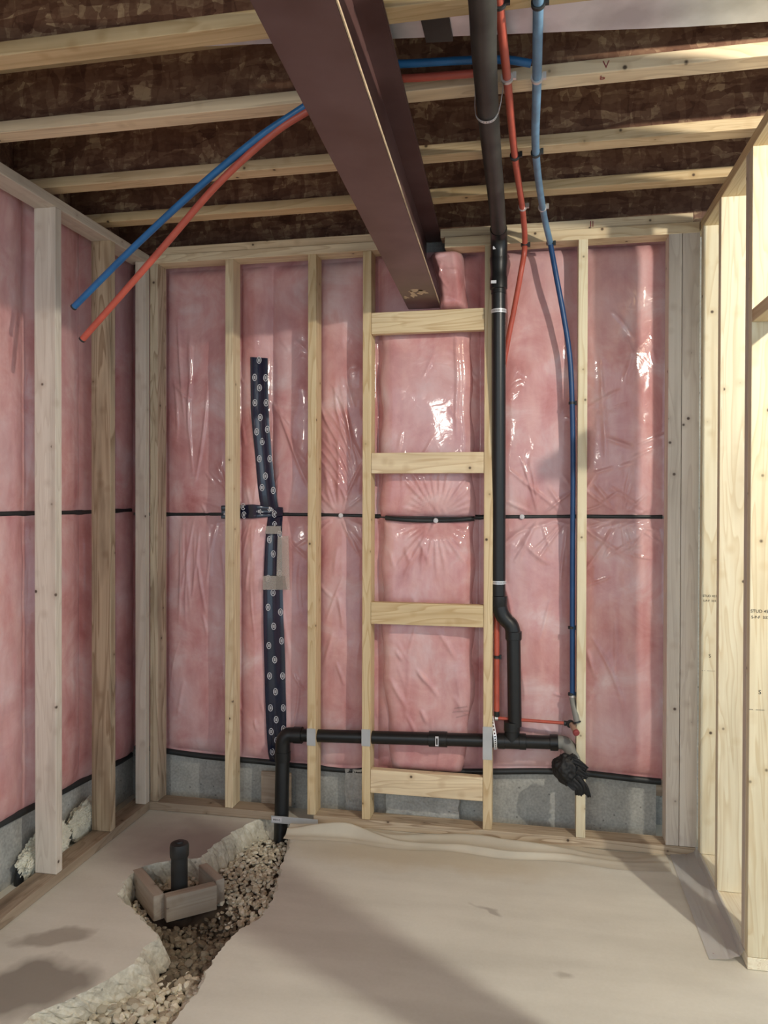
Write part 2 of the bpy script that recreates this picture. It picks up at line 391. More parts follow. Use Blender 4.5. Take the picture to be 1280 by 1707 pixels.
# broken rim of the slab
V, Fc = [], []; RW = 7
for i, (a, b) in enumerate(zip(LO, LI)):
    for k in range(RW):
        t = k/(RW-1); p = a.lerp(b, t); p.z = ZG*1.5*(t**1.35)
        if k: p += Vector((noise.noise(p*45+Vector((3, 0, 0))), noise.noise(p*45+Vector((0, 7, 0))), noise.noise(p*55)))*.012*min(1, 2*t)
        V.append(p)
n = len(LO)
for i in range(n):
    for k in range(RW-1): Fc.append((i*RW+k, i*RW+k+1, ((i+1) % n)*RW+k+1, ((i+1) % n)*RW+k))
rim = link('trim_1', mesh('trim', V, Fc), M['broken']); tag(rim, kind='structure')
# soil bed
def bed(x, y):
    p = Vector((x, y, 0)); d = math.exp(-((x+1.17)**2/.022+(y+.80)**2/.045))
    d2 = math.exp(-((x+1.33)**2+(y+.60)**2)/.006)
    return ZG-.018-.055*d-.06*d2+.012*noise.noise(p*9)
V, Fc = [], []; nx, ny = 70, 130; x0, x1, y0, y1 = -1.62, -.86, -1.8, .07
for j in range(ny+1):
    for i in range(nx+1):
        x, y = x0+(x1-x0)*i/nx, y0+(y1-y0)*j/ny; V.append((x, y, bed(x, y)-.008+.006*noise.noise(Vector((x*40, y*40, 2)))))
for j in range(ny):
    for i in range(nx): a = j*(nx+1)+i; Fc.append((a, a+1, a+nx+2, a+nx+1))
tag(link('floor_2', mesh('soil', V, Fc), M['soil'], smooth=True), kind='structure')

# gravel
def inside(p, poly):
    c = False; j = len(poly)-1
    for i in range(len(poly)):
        if (poly[i].y > p[1]) != (poly[j].y > p[1]) and p[0] < (poly[j].x-poly[i].x)*(p[1]-poly[i].y)/(poly[j].y-poly[i].y)+poly[i].x: c = not c
        j = i
    return c
protos = []
for s in range(7):
    bm = bmesh.new(); bmesh.ops.create_icosphere(bm, subdivisions=2 if s < 7 else 1, radius=1)
    cuts = [(Vector((random.gauss(0, 1), random.gauss(0, 1), random.gauss(0, 1))).normalized(), random.uniform(.55, .85)) for _ in range(9)]
    for v in bm.verts:
        for nn, dd in cuts:
            e = v.co.dot(nn)-dd
            if e > 0: v.co -= nn*e
        v.co.z *= .75
    protos.append(from_bm(bm, 'stone'))
box_poly = [Vector((-1.53, -.56, 0)), Vector((-1.34, -.74, 0)), Vector((-1.14, -.58, 0)), Vector((-1.30, -.43, 0))]
cand = []
tries = 0
while len(cand) < 2700 and tries < 30000:
    tries += 1; x, y = random.uniform(-1.5, -.9), random.uniform(-1.62, .0)
    if not inside((x, y), LI): continue
    if inside((x, y), box_poly): continue
    big = random.random()
    r = random.uniform(.007, .0125) if y > -.75 else random.uniform(.009, .0195)
    dark = math.exp(-((x+1.13)**2/.03+(y+.80)**2/.06))+.9*math.exp(-((x+1.25)**2/.03+(y+.82)**2/.02))
    cand.append((x, y, r, dark+random.uniform(-.3, .3)))
cand.sort(key=lambda c: -c[2]/(1.0+3.3+c[1]))
for me_ in protos: me_.materials.append(M['stone'])
protos_d = [p.copy() for p in protos]
for me_ in protos_d: me_.materials[0] = M['mudstone']
g_light, g_dark = [], []
cnt = 0
for idx, (x, y, r, dk) in enumerate(cand):
    z = bed(x, y)+random.uniform(-.2, 1.3)*r
    sc = Vector((r*random.uniform(.9, 1.3), r*random.uniform(.8, 1.1), r*random.uniform(.7, 1.0)))
    R = Matrix.Rotation(random.uniform(0, 6.3), 4, 'Z') @ Matrix.Rotation(random.uniform(-.6, .6), 4, 'X') @ Matrix.Rotation(random.uniform(-.6, .6), 4, 'Y')
    MW = Matrix.Translation((x, y, z)) @ R @ Matrix.Diagonal((*sc, 1)); k = random.randrange(7)
    if cnt < 300 and y > -1.42:
        dark = dk > .62
        o = bpy.data.objects.new('gravel_stone', (protos_d if dark else protos)[k]); COL.objects.link(o); o.matrix_world = MW; cnt += 1
        if dark: tag(o, 'dark muddy crushed stone in the broken floor trench', 'stone', 'muddy stones in the floor trench')
        elif y < -.95: tag(o, 'large cream crushed stone in the near end of the floor trench', 'stone', 'large cream stones at the near end of the trench')
        else: tag(o, 'dry crushed stone in the middle of the floor trench', 'stone', 'dry stones in the middle of the trench')
    else: (g_dark if dk > .62 else g_light).append((MW, k))
def merge(lst, name, m):
    V, Fc = [], []
    for MW, k in lst:
        b = len(V); p = protos[k]; V += [tuple(MW @ v.co) for v in p.vertices]; Fc += [tuple(b+i for i in f.vertices) for f in p.polygons]
    return link(name, mesh(name, V, Fc), m)
tag(merge(g_light, 'gravel', M['stone']), 'dry tan crushed gravel filling the broken floor trench', 'gravel', kind='stuff')
tag(merge(g_dark, 'gravel', M['mudstone']), 'dark wet gravel in the low middle of the floor trench', 'gravel', kind='stuff')

# ------------------------------------------------------------------ foundation walls
def boxm(name, lo, hi, m, parent=None, bev=0):
    bm = bmesh.new(); bmesh.ops.create_cube(bm, size=1); lo, hi = Vector(lo), Vector(hi); org = parent.location if parent else Vector((0, 0, 0))
    for v in bm.verts: v.co = Vector([lo[i]+(hi[i]-lo[i])*(v.co[i]+.5) for i in range(3)])-org
    if bev: bmesh.ops.bevel(bm, geom=bm.edges[:], offset=bev, segments=2, affect='EDGES')
    return link(name, from_bm(bm, name), m, parent)
tag(boxm('wall_back', (XC, YC, -.2), (.515, .35, 2.6215), M['conc_wall']), kind='structure')
tag(boxm('wall_back_2', (.515, .30, -.2), (2.2, .5, 2.6215), M['conc_wall']), kind='structure')
tag(boxm('wall_left', (-2.3, -3.4, -.2), (XC, .35, 2.6215), M['conc_wall']), kind='structure')
tag(boxm('ceiling', (-2.1, -5.5, 2.862), (4.4, .5, 2.88), M['osb']), kind='structure')
tag(boxm('trim_2', (-2.3, .10, 2.6225), (4.4, .50, 2.8615), M['osb']), kind='structure')
tag(boxm('trim_3', (-2.0, -5.5, 2.6225), (-1.97, .099, 2.8615), M['osb']), kind='structure')
for (xa, xb, za, zb_, ya, lab) in ((-.655, -.325, .0, .125, .098, 'pale rough concrete block behind the bottom ladder block'),
                             (-.85, -.755, .0, .215, .12, 'pale concrete lump between the second and third pipe studs')):
    bm = bmesh.new(); bmesh.ops.create_cube(bm, size=1); bmesh.ops.subdivide_edges(bm, edges=bm.edges[:], cuts=9, use_grid_fill=True)
    for v in bm.verts:
        p = Vector((xa+(xb-xa)*(v.co.x+.5), ya+(YC-ya-.001)*(v.co.y+.5), za+(zb_-za)*(v.co.z+.5)))
        if v.co.y < .4: p += Vector((noise.noise(p*30), noise.noise(p*31)-.3, noise.noise(p*29)))*.007
        v.co = p-Vector((xa, ya, za))
    tag(link('concrete_block', from_bm(bm, 'block'), M['conc_wall'], loc=(xa, ya, za)), lab, 'concrete block')
tag(boxm('plywood_scrap', (-1.245, .092, .03), (-1.10, .104, .185), M['dirty'], bev=.002), 'brown plywood scrap against the foundation beside the black riser pipe', 'plywood')
tag(lumber('wood_scrap', (.475, .16, .18), (.56, .20, .235), 'x', M['dirty']), 'short wood scrap in the dark gap at the right end of the foundation', 'lumber')

# ------------------------------------------------------------------ insulation
def smin(a): return 1-math.exp(-abs(a))
BAYS = [-1.74, -1.36, -1.205, -.985, -.735, -.70, -.24, -.19, .185, .55]
folds = []
def addfold(x, z, ang, L, amp, w, curv=0): folds.append((x, z, math.cos(ang), math.sin(ang), L, amp, w, curv))
fr = random.Random(3)
for _ in range(60):    # loose, mostly upright creases of the poly
    addfold(fr.uniform(-1.7, .5), fr.uniform(.35, 2.4), PI/2+fr.gauss(0, .16), fr.uniform(.12, .38), fr.uniform(.002, .0075), fr.uniform(.005, .011), fr.uniform(-.6, .6))
for (cx, amp) in ((-1.30, .6), (-.88, 1), (.02, 1.1), (.14, 1.2), (.36, 1), (.5, .9)):   # creases fanning out from the pinned seam
    for q in range(11):
        a = fr.uniform(.12, PI-.12)*(1 if q % 2 else -1); L = fr.uniform(.10, .30)
        addfold(cx+math.cos(a)*(.03+L/2), 1.378+math.sin(a)*(.03+L/2), a, L, .0058*amp, fr.uniform(.005, .009), fr.uniform(-.5, .5))
for q in range(7): addfold(-.90+q*.012, 1.55+q*.03, 2.2-.05*q, .35, .005, .006, .8)
for q in range(6): addfold(-1.12+.02*q, 1.75-.05*q, 2.05, .35, .004, .007, -.7)
for q in range(55):   # small slanted tension creases all over
    addfold(fr.uniform(-1.68, .5), fr.uniform(.35, 2.2), 2.05+fr.gauss(0, .35), fr.uniform(.05, .16), fr.uniform(.004, .009), fr.uniform(.006, .011), fr.uniform(-1.2, 1.2))
for q in range(16):   # long upright creases in the left bay, above and below the seam
    addfold(fr.uniform(-1.66, -1.42), fr.choice((fr.uniform(1.6, 2.1), fr.uniform(1.0, 1.25))), PI/2+fr.gauss(0, .09), fr.uniform(.2, .5), fr.uniform(.004, .007), fr.uniform(.0055, .009), fr.uniform(-.3, .3))
for q in range(8): addfold(fr.uniform(-.95, -.80), fr.uniform(1.45, 2.1), PI/2+fr.uniform(.15, .5), fr.uniform(.15, .4), fr.uniform(.004, .008), fr.uniform(.006, .009), fr.uniform(-1, 1))
for q in range(12): addfold(fr.uniform(.24, .5), fr.uniform(1.0, 1.9), .45+fr.gauss(0, .25), fr.uniform(.06, .2), fr.uniform(.003, .006), fr.uniform(.005, .008), fr.uniform(-1, 1))
def fold_field(X, Z):
    H = np.zeros_like(X)
    for (fx, fz, c, s, L, amp, w, cv) in folds:
        dx, dz = X-fx, Z-fz; u = dx*c+dz*s; v = -dx*s+dz*c-cv*u*u
        msk = (np.abs(u) < L) & (np.abs(v) < 5*w)
        e = np.zeros_like(X); uu = u[msk]; vv = v[msk]
        e[msk] = amp*np.exp(-(vv/w)**2)*np.clip(1-(np.abs(uu)/(L*.55))**2, 0, 1)
        H += e
    return H
def nz(X, Z, f, seed):
    out = np.empty(X.size)
    for i, (a, b) in enumerate(zip(X.ravel(), Z.ravel())): out[i] = noise.noise(Vector((a*f, b*f, seed)))
    return out.reshape(X.shape)
def bays(X, edges, soft=.035):
    d = np.min(np.abs(X[..., None]-np.array(edges)), axis=-1); return 1-np.exp(-d/soft)
def sheet(name, u0, u1, v0, v1, height, place, m, parent=None, step=.0065, loc=(0, 0, 0)):
    nu, nv = int((u1-u0)/step), int((v1-v0)/step)
    U, Vv = np.meshgrid(np.linspace(u0, u1, nu+1), np.linspace(v0, v1, nv+1)); H = height(U, Vv)
    P = place(U, Vv, H).reshape(-1, 3)-np.array(loc)
    a = (np.arange(nv)[:, None]*(nu+1)+np.arange(nu)[None, :]).ravel()
    Fq = np.stack([a, a+1, a+nu+2, a+nu+1], 1)
    me = bpy.data.meshes.new(name); me.from_pydata(P.tolist(), [], Fq.tolist()); me.update()
    return link(name, me, m, parent, loc=loc, smooth=True)
BB = .138        # back of the blanket
def h_back(X, Z):
    b = bays(X, BAYS); pin = 1-np.exp(-np.abs(Z-1.378)/.05); bot = 1-np.exp(-np.clip(Z-.215, 0, 9)/.035); top = 1-np.exp(-np.clip(2.54-Z, 0, 9)/.03)
    puff = .040*b*(.25+.75*pin)*(.2+.8*bot)*top
    return puff+fold_field(X, Z)+.010*nz(X, Z, 3.2, 1.)*b+.0035*nz(X, Z*.7, 11, 4.)+.0009*nz(X, Z*.4, 30, 7.)
place_back = lambda X, Z, H: np.stack([X, BB-H, Z], -1)
b_lab = dict(cat='insulation')
def bottom_wave(x): return .236+.022*math.sin(2.2*x+.5)+.02*math.exp(-((x-.0)/.4)**2)
def place_low(X, Z, H):
    bw = np.vectorize(bottom_wave)(X); t = (Z-.2)/(1.372-.2)
    return np.stack([X, BB-H, bw+(1.372-bw)*t], -1)
up = sheet('insulation_blanket', -1.93, .555, 1.384, 2.56, h_back, place_back, M['pink'], loc=(-.6, BB, 1.384), step=.0042)
tag(up, 'pink plastic-faced insulation blanket on the back wall above the black seam', 'insulation')
lw = sheet('insulation_blanket', -1.93, .555, .2, 1.372, h_back, place_low, M['pink'], loc=(-.6, BB, .2), step=.0042)
tag(lw, 'pink plastic-faced insulation blanket on the back wall below the black seam', 'insulation')
LB = -1.915
LBAYS = [-2.6, -1.9, -1.35, -.69, -.32, -.03, .14]
folds2 = folds; folds = []
for _ in range(16): addfold(fr.uniform(-1.6, .1), fr.uniform(.4, 2.4), PI/2+fr.gauss(0, .14), fr.uniform(.2, .5), fr.uniform(.002, .004), fr.uniform(.008, .018), fr.uniform(-.4, .4))
leftfolds = folds
def h_left(Y, Z):
    b = bays(Y, LBAYS, .07); pin = 1-np.exp(-np.abs(Z-1.40)/.05); bot = 1-np.exp(-np.clip(Z-.2, 0, 9)/.04)
    return .042*b*(.3+.7*pin)*(.2+.8*bot)+fold_field(Y, Z)+.010*nz(Y, Z, 3.0, 11.)*b+.0035*nz(Y, Z, 9, 5.)+.001*nz(Y, Z, 30, 8.)
place_left = lambda Y, Z, H: np.stack([LB+H, Y, Z], -1)
def place_left_low(Y, Z, H):
    bw = .222-.06*np.clip(Y, -2, 0); t = (Z-.2)/(1.388-.2); return np.stack([LB+H, Y, bw+(1.388-bw)*t], -1)
tag(sheet('insulation_blanket', -1.9, .135, 1.402, 2.60, h_left, place_left, M['pink'], step=.009, loc=(LB, 0, 1.402)), 'pink insulation blanket on the left wall above the black seam', 'insulation')
tag(sheet('insulation_blanket', -1.9, .135, .2, 1.388, h_left, place_left_low, M['pink'], step=.009, loc=(LB, 0, .2)), 'pink insulation blanket on the left wall below the black seam', 'insulation')
folds = folds2

# seam strips: a black gasket following the blanket
def strip_along(name, us, z_of, hfun, place, hw, thick, m, label, parent=None, u_mid=None):
    V, Fc = [], []; U = np.array(us); Z = np.array([z_of(u) for u in us]); H = hfun(U[None], Z[None])[0]
    H = np.convolve(np.pad(H, 6, 'edge'), np.ones(13)/13, 'valid')
    for u, z, h in zip(U, Z, H):
        for dz, dh in ((-hw, -.004), (-hw*.6, thick), (hw*.6, thick), (hw, -.004)): V.append(place(np.array(u), np.array(z+dz), np.array(h+dh)).tolist())
    for i in range(len(us)-1):
        for k in range(3): a = i*4+k; Fc.append((a, a+1, a+5, a+4))
    o = link(name, mesh(name, V, Fc), m, smooth=True)
    return tag(o, label, 'seal') if label else o
ux = np.linspace(-1.90, .53, 240); uy = np.linspace(-1.9, .10, 140)
strip_along('seam_gasket', ux, lambda u: 1.378+.003*math.sin(4*u)-.006*math.exp(-((u+.45)/.3)**2), h_back, place_back, .0105, .006, M['rubber'], 'black horizontal gasket strip across the middle of the back wall insulation')
strip_along('seam_gasket', uy, lambda u: 1.395+.002*math.sin(5*u), h_left, place_left, .0105, .006, M['rubber'], 'black horizontal gasket strip across the middle of the left wall insulation')
strip_along('bottom_gasket', ux, lambda u: bottom_wave(u)-.006+.003*math.sin(9*u), lambda U, Z: np.full(U.shape, .012), place_back, .014, .008, M['rubber'], 'dark gasket strip along the bottom edge of the back wall insulation')
strip_along('bottom_gasket', uy, lambda u: .215-.06*min(u, 0), lambda U, Z: np.full(U.shape, .008), place_left, .014, .008, M['rubber'], 'dark gasket strip along the bottom edge of the left wall insulation')

# ladder bay: two plump batts
def pillow(name, x0, x1, z0, z1, yf, yb, label, edge=.07, side=lambda t: (0, 0), pin=None, step=.007, foldset=(), bowtop=0):
    def hf(X, Z):
        t = (Z-z0)/(z1-z0); s = (X-x0)/(x1-x0)
        dx = np.minimum(X-x0, x1-X); dz = np.minimum(Z-z0, z1-Z)
        g = np.sqrt(np.clip(1-(1-np.clip(dx/edge, 0, 1))**2, 0, 1))*np.sqrt(np.clip(1-(1-np.clip(dz/(edge*.6), 0, 1))**2, 0, 1))
        H = (yb-yf)*g
        if pin: H -= .03*np.exp(-((Z-pin[1])/.06)**2-((X-pin[0])/.2)**2)*g
        return H+(fold_field(X, Z)+.008*nz(X, Z, 4, 21.)+.003*nz(X, Z*.6, 11, 25.)+.0004*nz(X, Z, 30, 29.))*g
    def pl(X, Z, H):
        t = (Z-z0)/(z1-z0); a = np.vectorize(lambda q: side(q)[0])(t); b = np.vectorize(lambda q: side(q)[1])(t)
        s = (X-x0)/(x1-x0); return np.stack([X+a*(1-s)+b*s+.006*np.sin(Z*23)*(np.abs(s-.5)*2)**3*np.sign(s-.5), yb-H, Z], -1)
    o = sheet(name, x0, x1, z0, z1, hf, pl, M['pink'], step=step, loc=((x0+x1)/2, yb, z0)); return tag(o, label, 'insulation')
folds = []
for q in range(15):
    a = PI*(q+.7)/16; L = fr.uniform(.10, .24)
    addfold(-.42+math.cos(a)*(.02+L/2), 1.375+math.sin(a)*(.02+L/2), a, L*1.2, .0075, .0065, fr.uniform(-.6, .6))
    addfold(-.44+math.cos(a)*(.02+L/2), 1.36-math.sin(a)*(.02+L/2), -a, L*1.3, .006, .0065, fr.uniform(-.6, .6))
for _ in range(12): addfold(fr.uniform(-.64, -.30), fr.uniform(.35, 1.3), 2.0+fr.gauss(0, .35), fr.uniform(.05, .15), fr.uniform(.005, .010), fr.uniform(.006, .010), fr.uniform(-1, 1))
for _ in range(20): addfold(fr.uniform(-.66, -.28), fr.uniform(.3, 2.1), PI/2+fr.gauss(0, .3), fr.uniform(.08, .25), fr.uniform(.002, .005), fr.uniform(.004, .008), fr.uniform(-.8, .8))
addfold(-.33, 1.98, PI/2, .5, .010, .007, .05); addfold(-.30, 1.75, PI/2, .3, .007, .01, .1)
YF = .075
pillow('insulation_batt', -.685, -.262, 1.372, 2.215, YF, .125, 'plump pink batt between the ladder studs above the black seam', side=lambda t: (.0, -.012*t), pin=(-.42, 1.375))
pillow('insulation_batt', -.688, -.262, .235, 1.366, YF, .125, 'plump pink batt between the ladder studs below the black seam', side=lambda t: (.045*max(0, 1-t*2.2)+.01, -.05*max(0, 1-t*3.5)), pin=(-.42, 1.366))
folds = []
for _ in range(7): addfold(fr.uniform(-.45, -.33), fr.uniform(2.32, 2.5), fr.uniform(-.3, 3.3), .12, .006, .008, fr.uniform(-2, 2))
pillow('insulation_batt', -.475, -.292, 2.268, 2.535, -.012, .120, 'pink batt stuffed beside the end of the steel beam', edge=.055, side=lambda t: (.066-.045*t, -.03*t*t), step=.005)
folds = folds2
g = []
for i in range(40): t = i/39; x = -.66+.40*t; g.append((x, YF-.004+.022*math.exp(-((x+.42)/.1)**2)+.02*(abs(t-.5)*2)**4, 1.368-.010*math.sin(PI*t)))
V = []; Fc = []
for (x, y, z) in g: V += [(x, y+.012, z-.011), (x, y-.004, z-.007), (x, y-.004, z+.007), (x, y+.012, z+.011)]
for i in range(39):
    for k in range(3): a = i*4+k; Fc.append((a, a+1, a+5, a+4))
tag(link('seam_gasket', mesh('seam', V, Fc), M['rubber'], smooth=True), 'short black gasket strip pinching the plump batts in the ladder bay', 'seal')
# white plastic pins along the seam
for x, lab in ((-1.43, 'leftmost white washer on the back wall seam'), (-.87, 'white washer on the seam between the second and third back studs'), (-.43, 'white washer on the seam in the ladder bay'), (-.055, 'white washer on the seam just right of the black stack pipe')):
    yy = BB-.030 if x != -.43 else YF+.004
    p = Vector((x, yy, 1.377 if x != -.43 else 1.358)); bm = bmesh.new()
    bmesh.ops.create_cone(bm, cap_ends=True, segments=20, radius1=.011, radius2=.009, depth=.003, matrix=Matrix.Rotation(PI/2, 4, 'X'))
    bmesh.ops.create_cone(bm, cap_ends=True, segments=12, radius1=.004, radius2=.003, depth=.008, matrix=Matrix.Rotation(PI/2, 4, 'X'))
    tag(link('washer', from_bm(bm, 'washer'), M['white'], loc=p), lab, 'washer')

# ------------------------------------------------------------------ navy tape with round white print
def tape(name, pts_l, pts_r, label, seed, spacing=.115, off=.006):
    """pts as (x, z) going down; follows the blanket"""
    n = 60; rr = random.Random(seed)
    def interp(P, t):
        q = t*(len(P)-1); i = min(int(q), len(P)-2); f = q-i; return P[i][0]+(P[i+1][0]-P[i][0])*f, P[i][1]+(P[i+1][1]-P[i][1])*f
    nu = 9; X = np.zeros((n+1, nu)); Z = np.zeros((n+1, nu))
    for i in range(n+1):
        a, b = interp(pts_l, i/n), interp(pts_r, i/n)
        for k in range(nu):
            t = k/(nu-1); X[i, k] = a[0]+(b[0]-a[0])*t; Z[i, k] = a[1]+(b[1]-a[1])*t
    H = h_back(X, Z); Hs = H.copy()
    for _ in range(4): Hs[1:-1] = (Hs[:-2]+Hs[1:-1]+Hs[2:])/3
    Hs = np.maximum.reduce([Hs.max(axis=1, keepdims=True)]*1)+0*Hs
    Hm = Hs[:, :1].copy()
    for _ in range(12): Hm[1:-1] = np.maximum(Hm[1:-1], (Hm[:-2]+Hm[2:])/2)
    Hs = Hm+0*Hs-.004+off+.0022*np.sin(np.linspace(0, 3*PI, nu))[None]
    V = [(X[i, k], BB-Hs[i, k], Z[i, k]) for i in range(n+1) for k in range(nu)]
    Fc = [(i*nu+k, i*nu+k+1, (i+1)*nu+k+1, (i+1)*nu+k) for i in range(n) for k in range(nu-1)]
    o = link(name, mesh(name, V, Fc), M['navy'], smooth=True); tag(o, label, 'tape')
    bm = bmesh.new(); L = abs(pts_l[0][1]-pts_l[-1][1])+abs(pts_l[0][0]-pts_l[-1][0])*.9; row = 0; s = .03
    while s < L-.01:
        for tt in ((.2, .92) if row % 2 else (.55,)):
            ti = int(min(n, max(0, (s+rr.uniform(-.012, .012))/L*n))); k = min(nu-1, int(round(tt*(nu-1)))); c = Vector((X[ti, k], BB-Hs[ti, k]-.0015, Z[ti, k]))
            sx = .0115
            ring_o = [c+Vector((math.cos(a)*sx, 0, math.sin(a)*.0165)) for a in np.linspace(0, 2*PI, 21)[:-1]]
            ring_i = [c+Vector((math.cos(a)*sx*.74, 0, math.sin(a)*.0165*.80)) for a in np.linspace(0, 2*PI, 21)[:-1]]
            vo = [bm.verts.new(v) for v in ring_o]; vi = [bm.verts.new(v) for v in ring_i]
            for q in range(20): bm.faces.new((vo[q], vo[(q+1) % 20], vi[(q+1) % 20], vi[q]))
            for dx in (-.0035, 0, .0035):
                bm.faces.new([bm.verts.new(c+Vector((dx+a, 0, b))) for a, b in ((-.0011, -.0075), (.0011, -.0075), (.0011, .0075), (-.0011, .0075))])
        s += spacing*.62; row += 1
    link('tape_print', from_bm(bm, 'print'), M['white'], o)['label'] = 'round white print'
    return o
def PX(y, pts): return [(at(1, y, *p).x, at(1, y, *p).z) for p in pts]
tape('sheathing_tape', PX(.1, [(417, 595), (418, 680), (425, 760), (433, 856)]), PX(.1, [(446, 597), (448, 680), (453, 760), (463, 856)]), 'navy tape strip with white prints, upper vertical piece above the seam', 1)
tape('sheathing_tape', PX(.1, [(443, 860), (439, 980), (440, 1100), (443, 1200), (447, 1272)]), PX(.1, [(468, 858), (471, 980), (475, 1100), (477, 1200), (476, 1276)]), 'navy tape strip with white prints, long lower vertical piece beside the riser pipe', 2)
tape('sheathing_tape', PX(.1, [(368, 865), (420, 864), (470, 860)]), PX(.1, [(368, 843), (420, 841), (470, 846)]), 'navy tape strip with white prints, short horizontal piece on the seam', 3, off=.009)
for pts, lab in (([(443, 877), (468, 877), (468, 890), (442, 890)], 'upper strip of clear tape across the lower navy tape'), ([(438, 960), (475, 960), (478, 983), (438, 983)], 'lower strip of clear tape across the lower navy tape'),
                 ([(463, 895), (481, 893), (483, 983), (460, 983)], 'clear plastic tape flap on the right edge of the lower navy tape')):
    slab('clear_tape', [at(1, BB-.062, *p) for p in pts], (0, -.0006, 0), M['cleartape']); tag(bpy.context.scene.objects[-1] if False else COL.objects[-1], lab, 'tape')

# ------------------------------------------------------------------ wall framing
def stud(lo, hi, m, label, axis='z', name='stud', cat='stud', **k): return tag(lumber(name, lo, hi, axis, M[m], **k), label, cat)
# back wall
bx = [-1.3855, -.9945, -.7445, -.2135, .1735]
bl = ['yellowish back wall stud left of the navy tape', 'back wall stud just right of the navy tape, grey plate around its base pipe',
      'back wall stud forming the left rail of the ladder of blocks', 'back wall stud forming the right rail of the ladder, beside the black stack', 'grainy pale back wall stud beside the blue pipe']
BS = [stud((x, 0, ZP), (x+T, D, ZT), 'bright' if i == 4 else 'spruce', bl[i]) for i, x in enumerate(bx)]
stud((XL, .001, ZP), (XL+T, D, ZT), 'brown', 'corner stud at the left end of the back wall')
stud((.530, 0, ZP), (.581, D, ZT), 'pale', 'grey-white post at the right end of the back wall, left of the pair')
stud((.583, .0, ZP), (.650, D, ZT), 'pale', 'grey-white post at the right end of the back wall, right of the pair')
# ladder blocks
XB0, XB1 = bx[2]+T+.001, bx[3]-.001
for z0, z1, lab in ((2.175, 2.268, 'top block of the ladder, under the steel beam end'), (1.565, 1.655, 'second block down in the ladder between the studs'),
                    (.905, 1.0, 'third block down in the ladder between the studs'), (.160, .262, 'bottom block of the ladder, near the floor')):
    stud((XB0, 0, z0), (XB1, T, z1), 'spruce', lab, axis='x', name='blocking', cat='blocking')
# plates
stud((XL, 0, ZT), (-.575, D, ZT+T), 'spruce', 'lower top plate of the back wall, left of the steel beam', 'x', 'top_plate', 'top plate')
stud((XL+.03, .004, ZT+T+.001), (-.58, D, ZT+T+.036), 'joist', 'upper top plate of the back wall, left of the steel beam', 'x', 'top_plate', 'top plate')
stud((-.385, -.002, ZT-.008), (.648, D, ZT+T-.002), 'spruce', 'lower top plate of the back wall, right of the steel beam', 'x', 'top_plate', 'top plate')
uo = lumber('top_plate', (-.405, .012, ZT+T+.002), (.625, D, ZT+T+.040), 'x', M['spruce']); tag(uo, 'upper top plate board of the back wall, right of the steel beam, red marks', 'top plate')
text('II', .035, (.218, .0115, 2.586), (1, 0, 0), (0, 0, 1), M['redink'], uo)
# bottom plates
stud((XL-.09, -.002, .001), (-1.14, D, ZP-.001), 'dirty', 'dusty bottom plate of the back wall, left of the riser pipe', 'x', 'bottom_plate', 'bottom plate')
stud((-.965, -.002, .001), (.646, D, ZP-.001), 'brown', 'bottom plate of the back wall, right of the riser pipe', 'x', 'bottom_plate', 'bottom plate')
stud((XL-D, -2.2, .001), (XL, -.004, ZP-.001), 'dirty', 'bottom plate of the left stud wall', 'y', 'bottom_plate', 'bottom plate')
stud((XL-D, -2.2, ZT), (XL, -.002, ZT+T), 'pale', 'top plate of the left stud wall', 'y', 'top_plate', 'top plate')
# left wall studs
for y, m, lab in ((-.7145, 'pale', 'whitish stud nearest the camera on the left wall'), (-.337, 'brown', 'brown streaked stud, middle one of the left wall'), (-.0405, 'pale', 'last stud of the left wall, in the corner'), (-1.12, 'spruce', 'left wall stud just outside the left edge of the view')):
    if m != 'spruce': stud((XL-(D if y < -.1 else .052), y, ZP), (XL, y+T, ZT), m, lab)
# right wall
stud((XR, -.0553, ZP), (XR+D, -.0553+T, ZT), 'bright', 'right wall stud farthest from the camera, small stamps on it')
A = stud((XR, -.3503, ZP), (XR+D, -.3503+T, ZT), 'bright', 'right wall stud with cathedral grain, second from the back corner')
stud((XR, -.7184, ZP), (XR+D, -.7184+T, ZT), 'pale', 'grey-edged stud doubled behind the brightest door stud')
NS = stud((XR, -.7565, ZP), (XR+D, -.7565+T-.001, ZT), 'bright', 'brightest stud at the right edge, at the door opening')
stud((XR, -.7565, .001), (XR+D, -.004, ZP-.001), 'bright', 'bottom plate of the right stud wall', 'y', 'bottom_plate', 'bottom plate')
stud((XR, -2.6, ZT), (XR+D, .084, ZT+T), 'spruce', 'top plate of the right stud wall', 'y', 'top_plate', 'top plate')
stud((XR, -1.00, 2.0), (XR+D, -.7575, 2.04), 'spruce', 'flat horizontal block fixed to the brightest stud at the right edge', 'y', 'blocking', 'blocking')
for y in (-1.711, -1.751): stud((XR, y, .001), (XR+D, y+T, ZT), 'spruce', 'jamb stud at the near side of the door opening', axis='z')['group'] = 'near jamb studs'
# stamps on the lit studs
Bst = [o for o in COL.objects if o.get('label', '').startswith('right wall stud farthest')][0]
def stamp(par, y, px, py, body, size, m='black'):
    text(body, size, at(1, y-.0006, px, py), (1, 0, 0), (0, 0, 1), M[m], par)
stamp(Bst, -.0553, 1171, 995, 'STUD 457-T', .0125); stamp(Bst, -.0553, 1172, 1003, 'S-P-F  333', .0115)
stamp(Bst, -.0553, 1181, 1096, 'S', .02); stamp(Bst, -.0553, 1170, 1119, '- -  -------', .013)
stamp(NS, -.7565, 1251, 1021, 'STUD 457-T', .0135); stamp(NS, -.7565, 1252, 1031, 'S-P-F  333', .0125)
stamp(NS, -.7565, 1264, 1157, 'S', .018); stamp(NS, -.7565, 1248, 1184, '---  ------', .013)

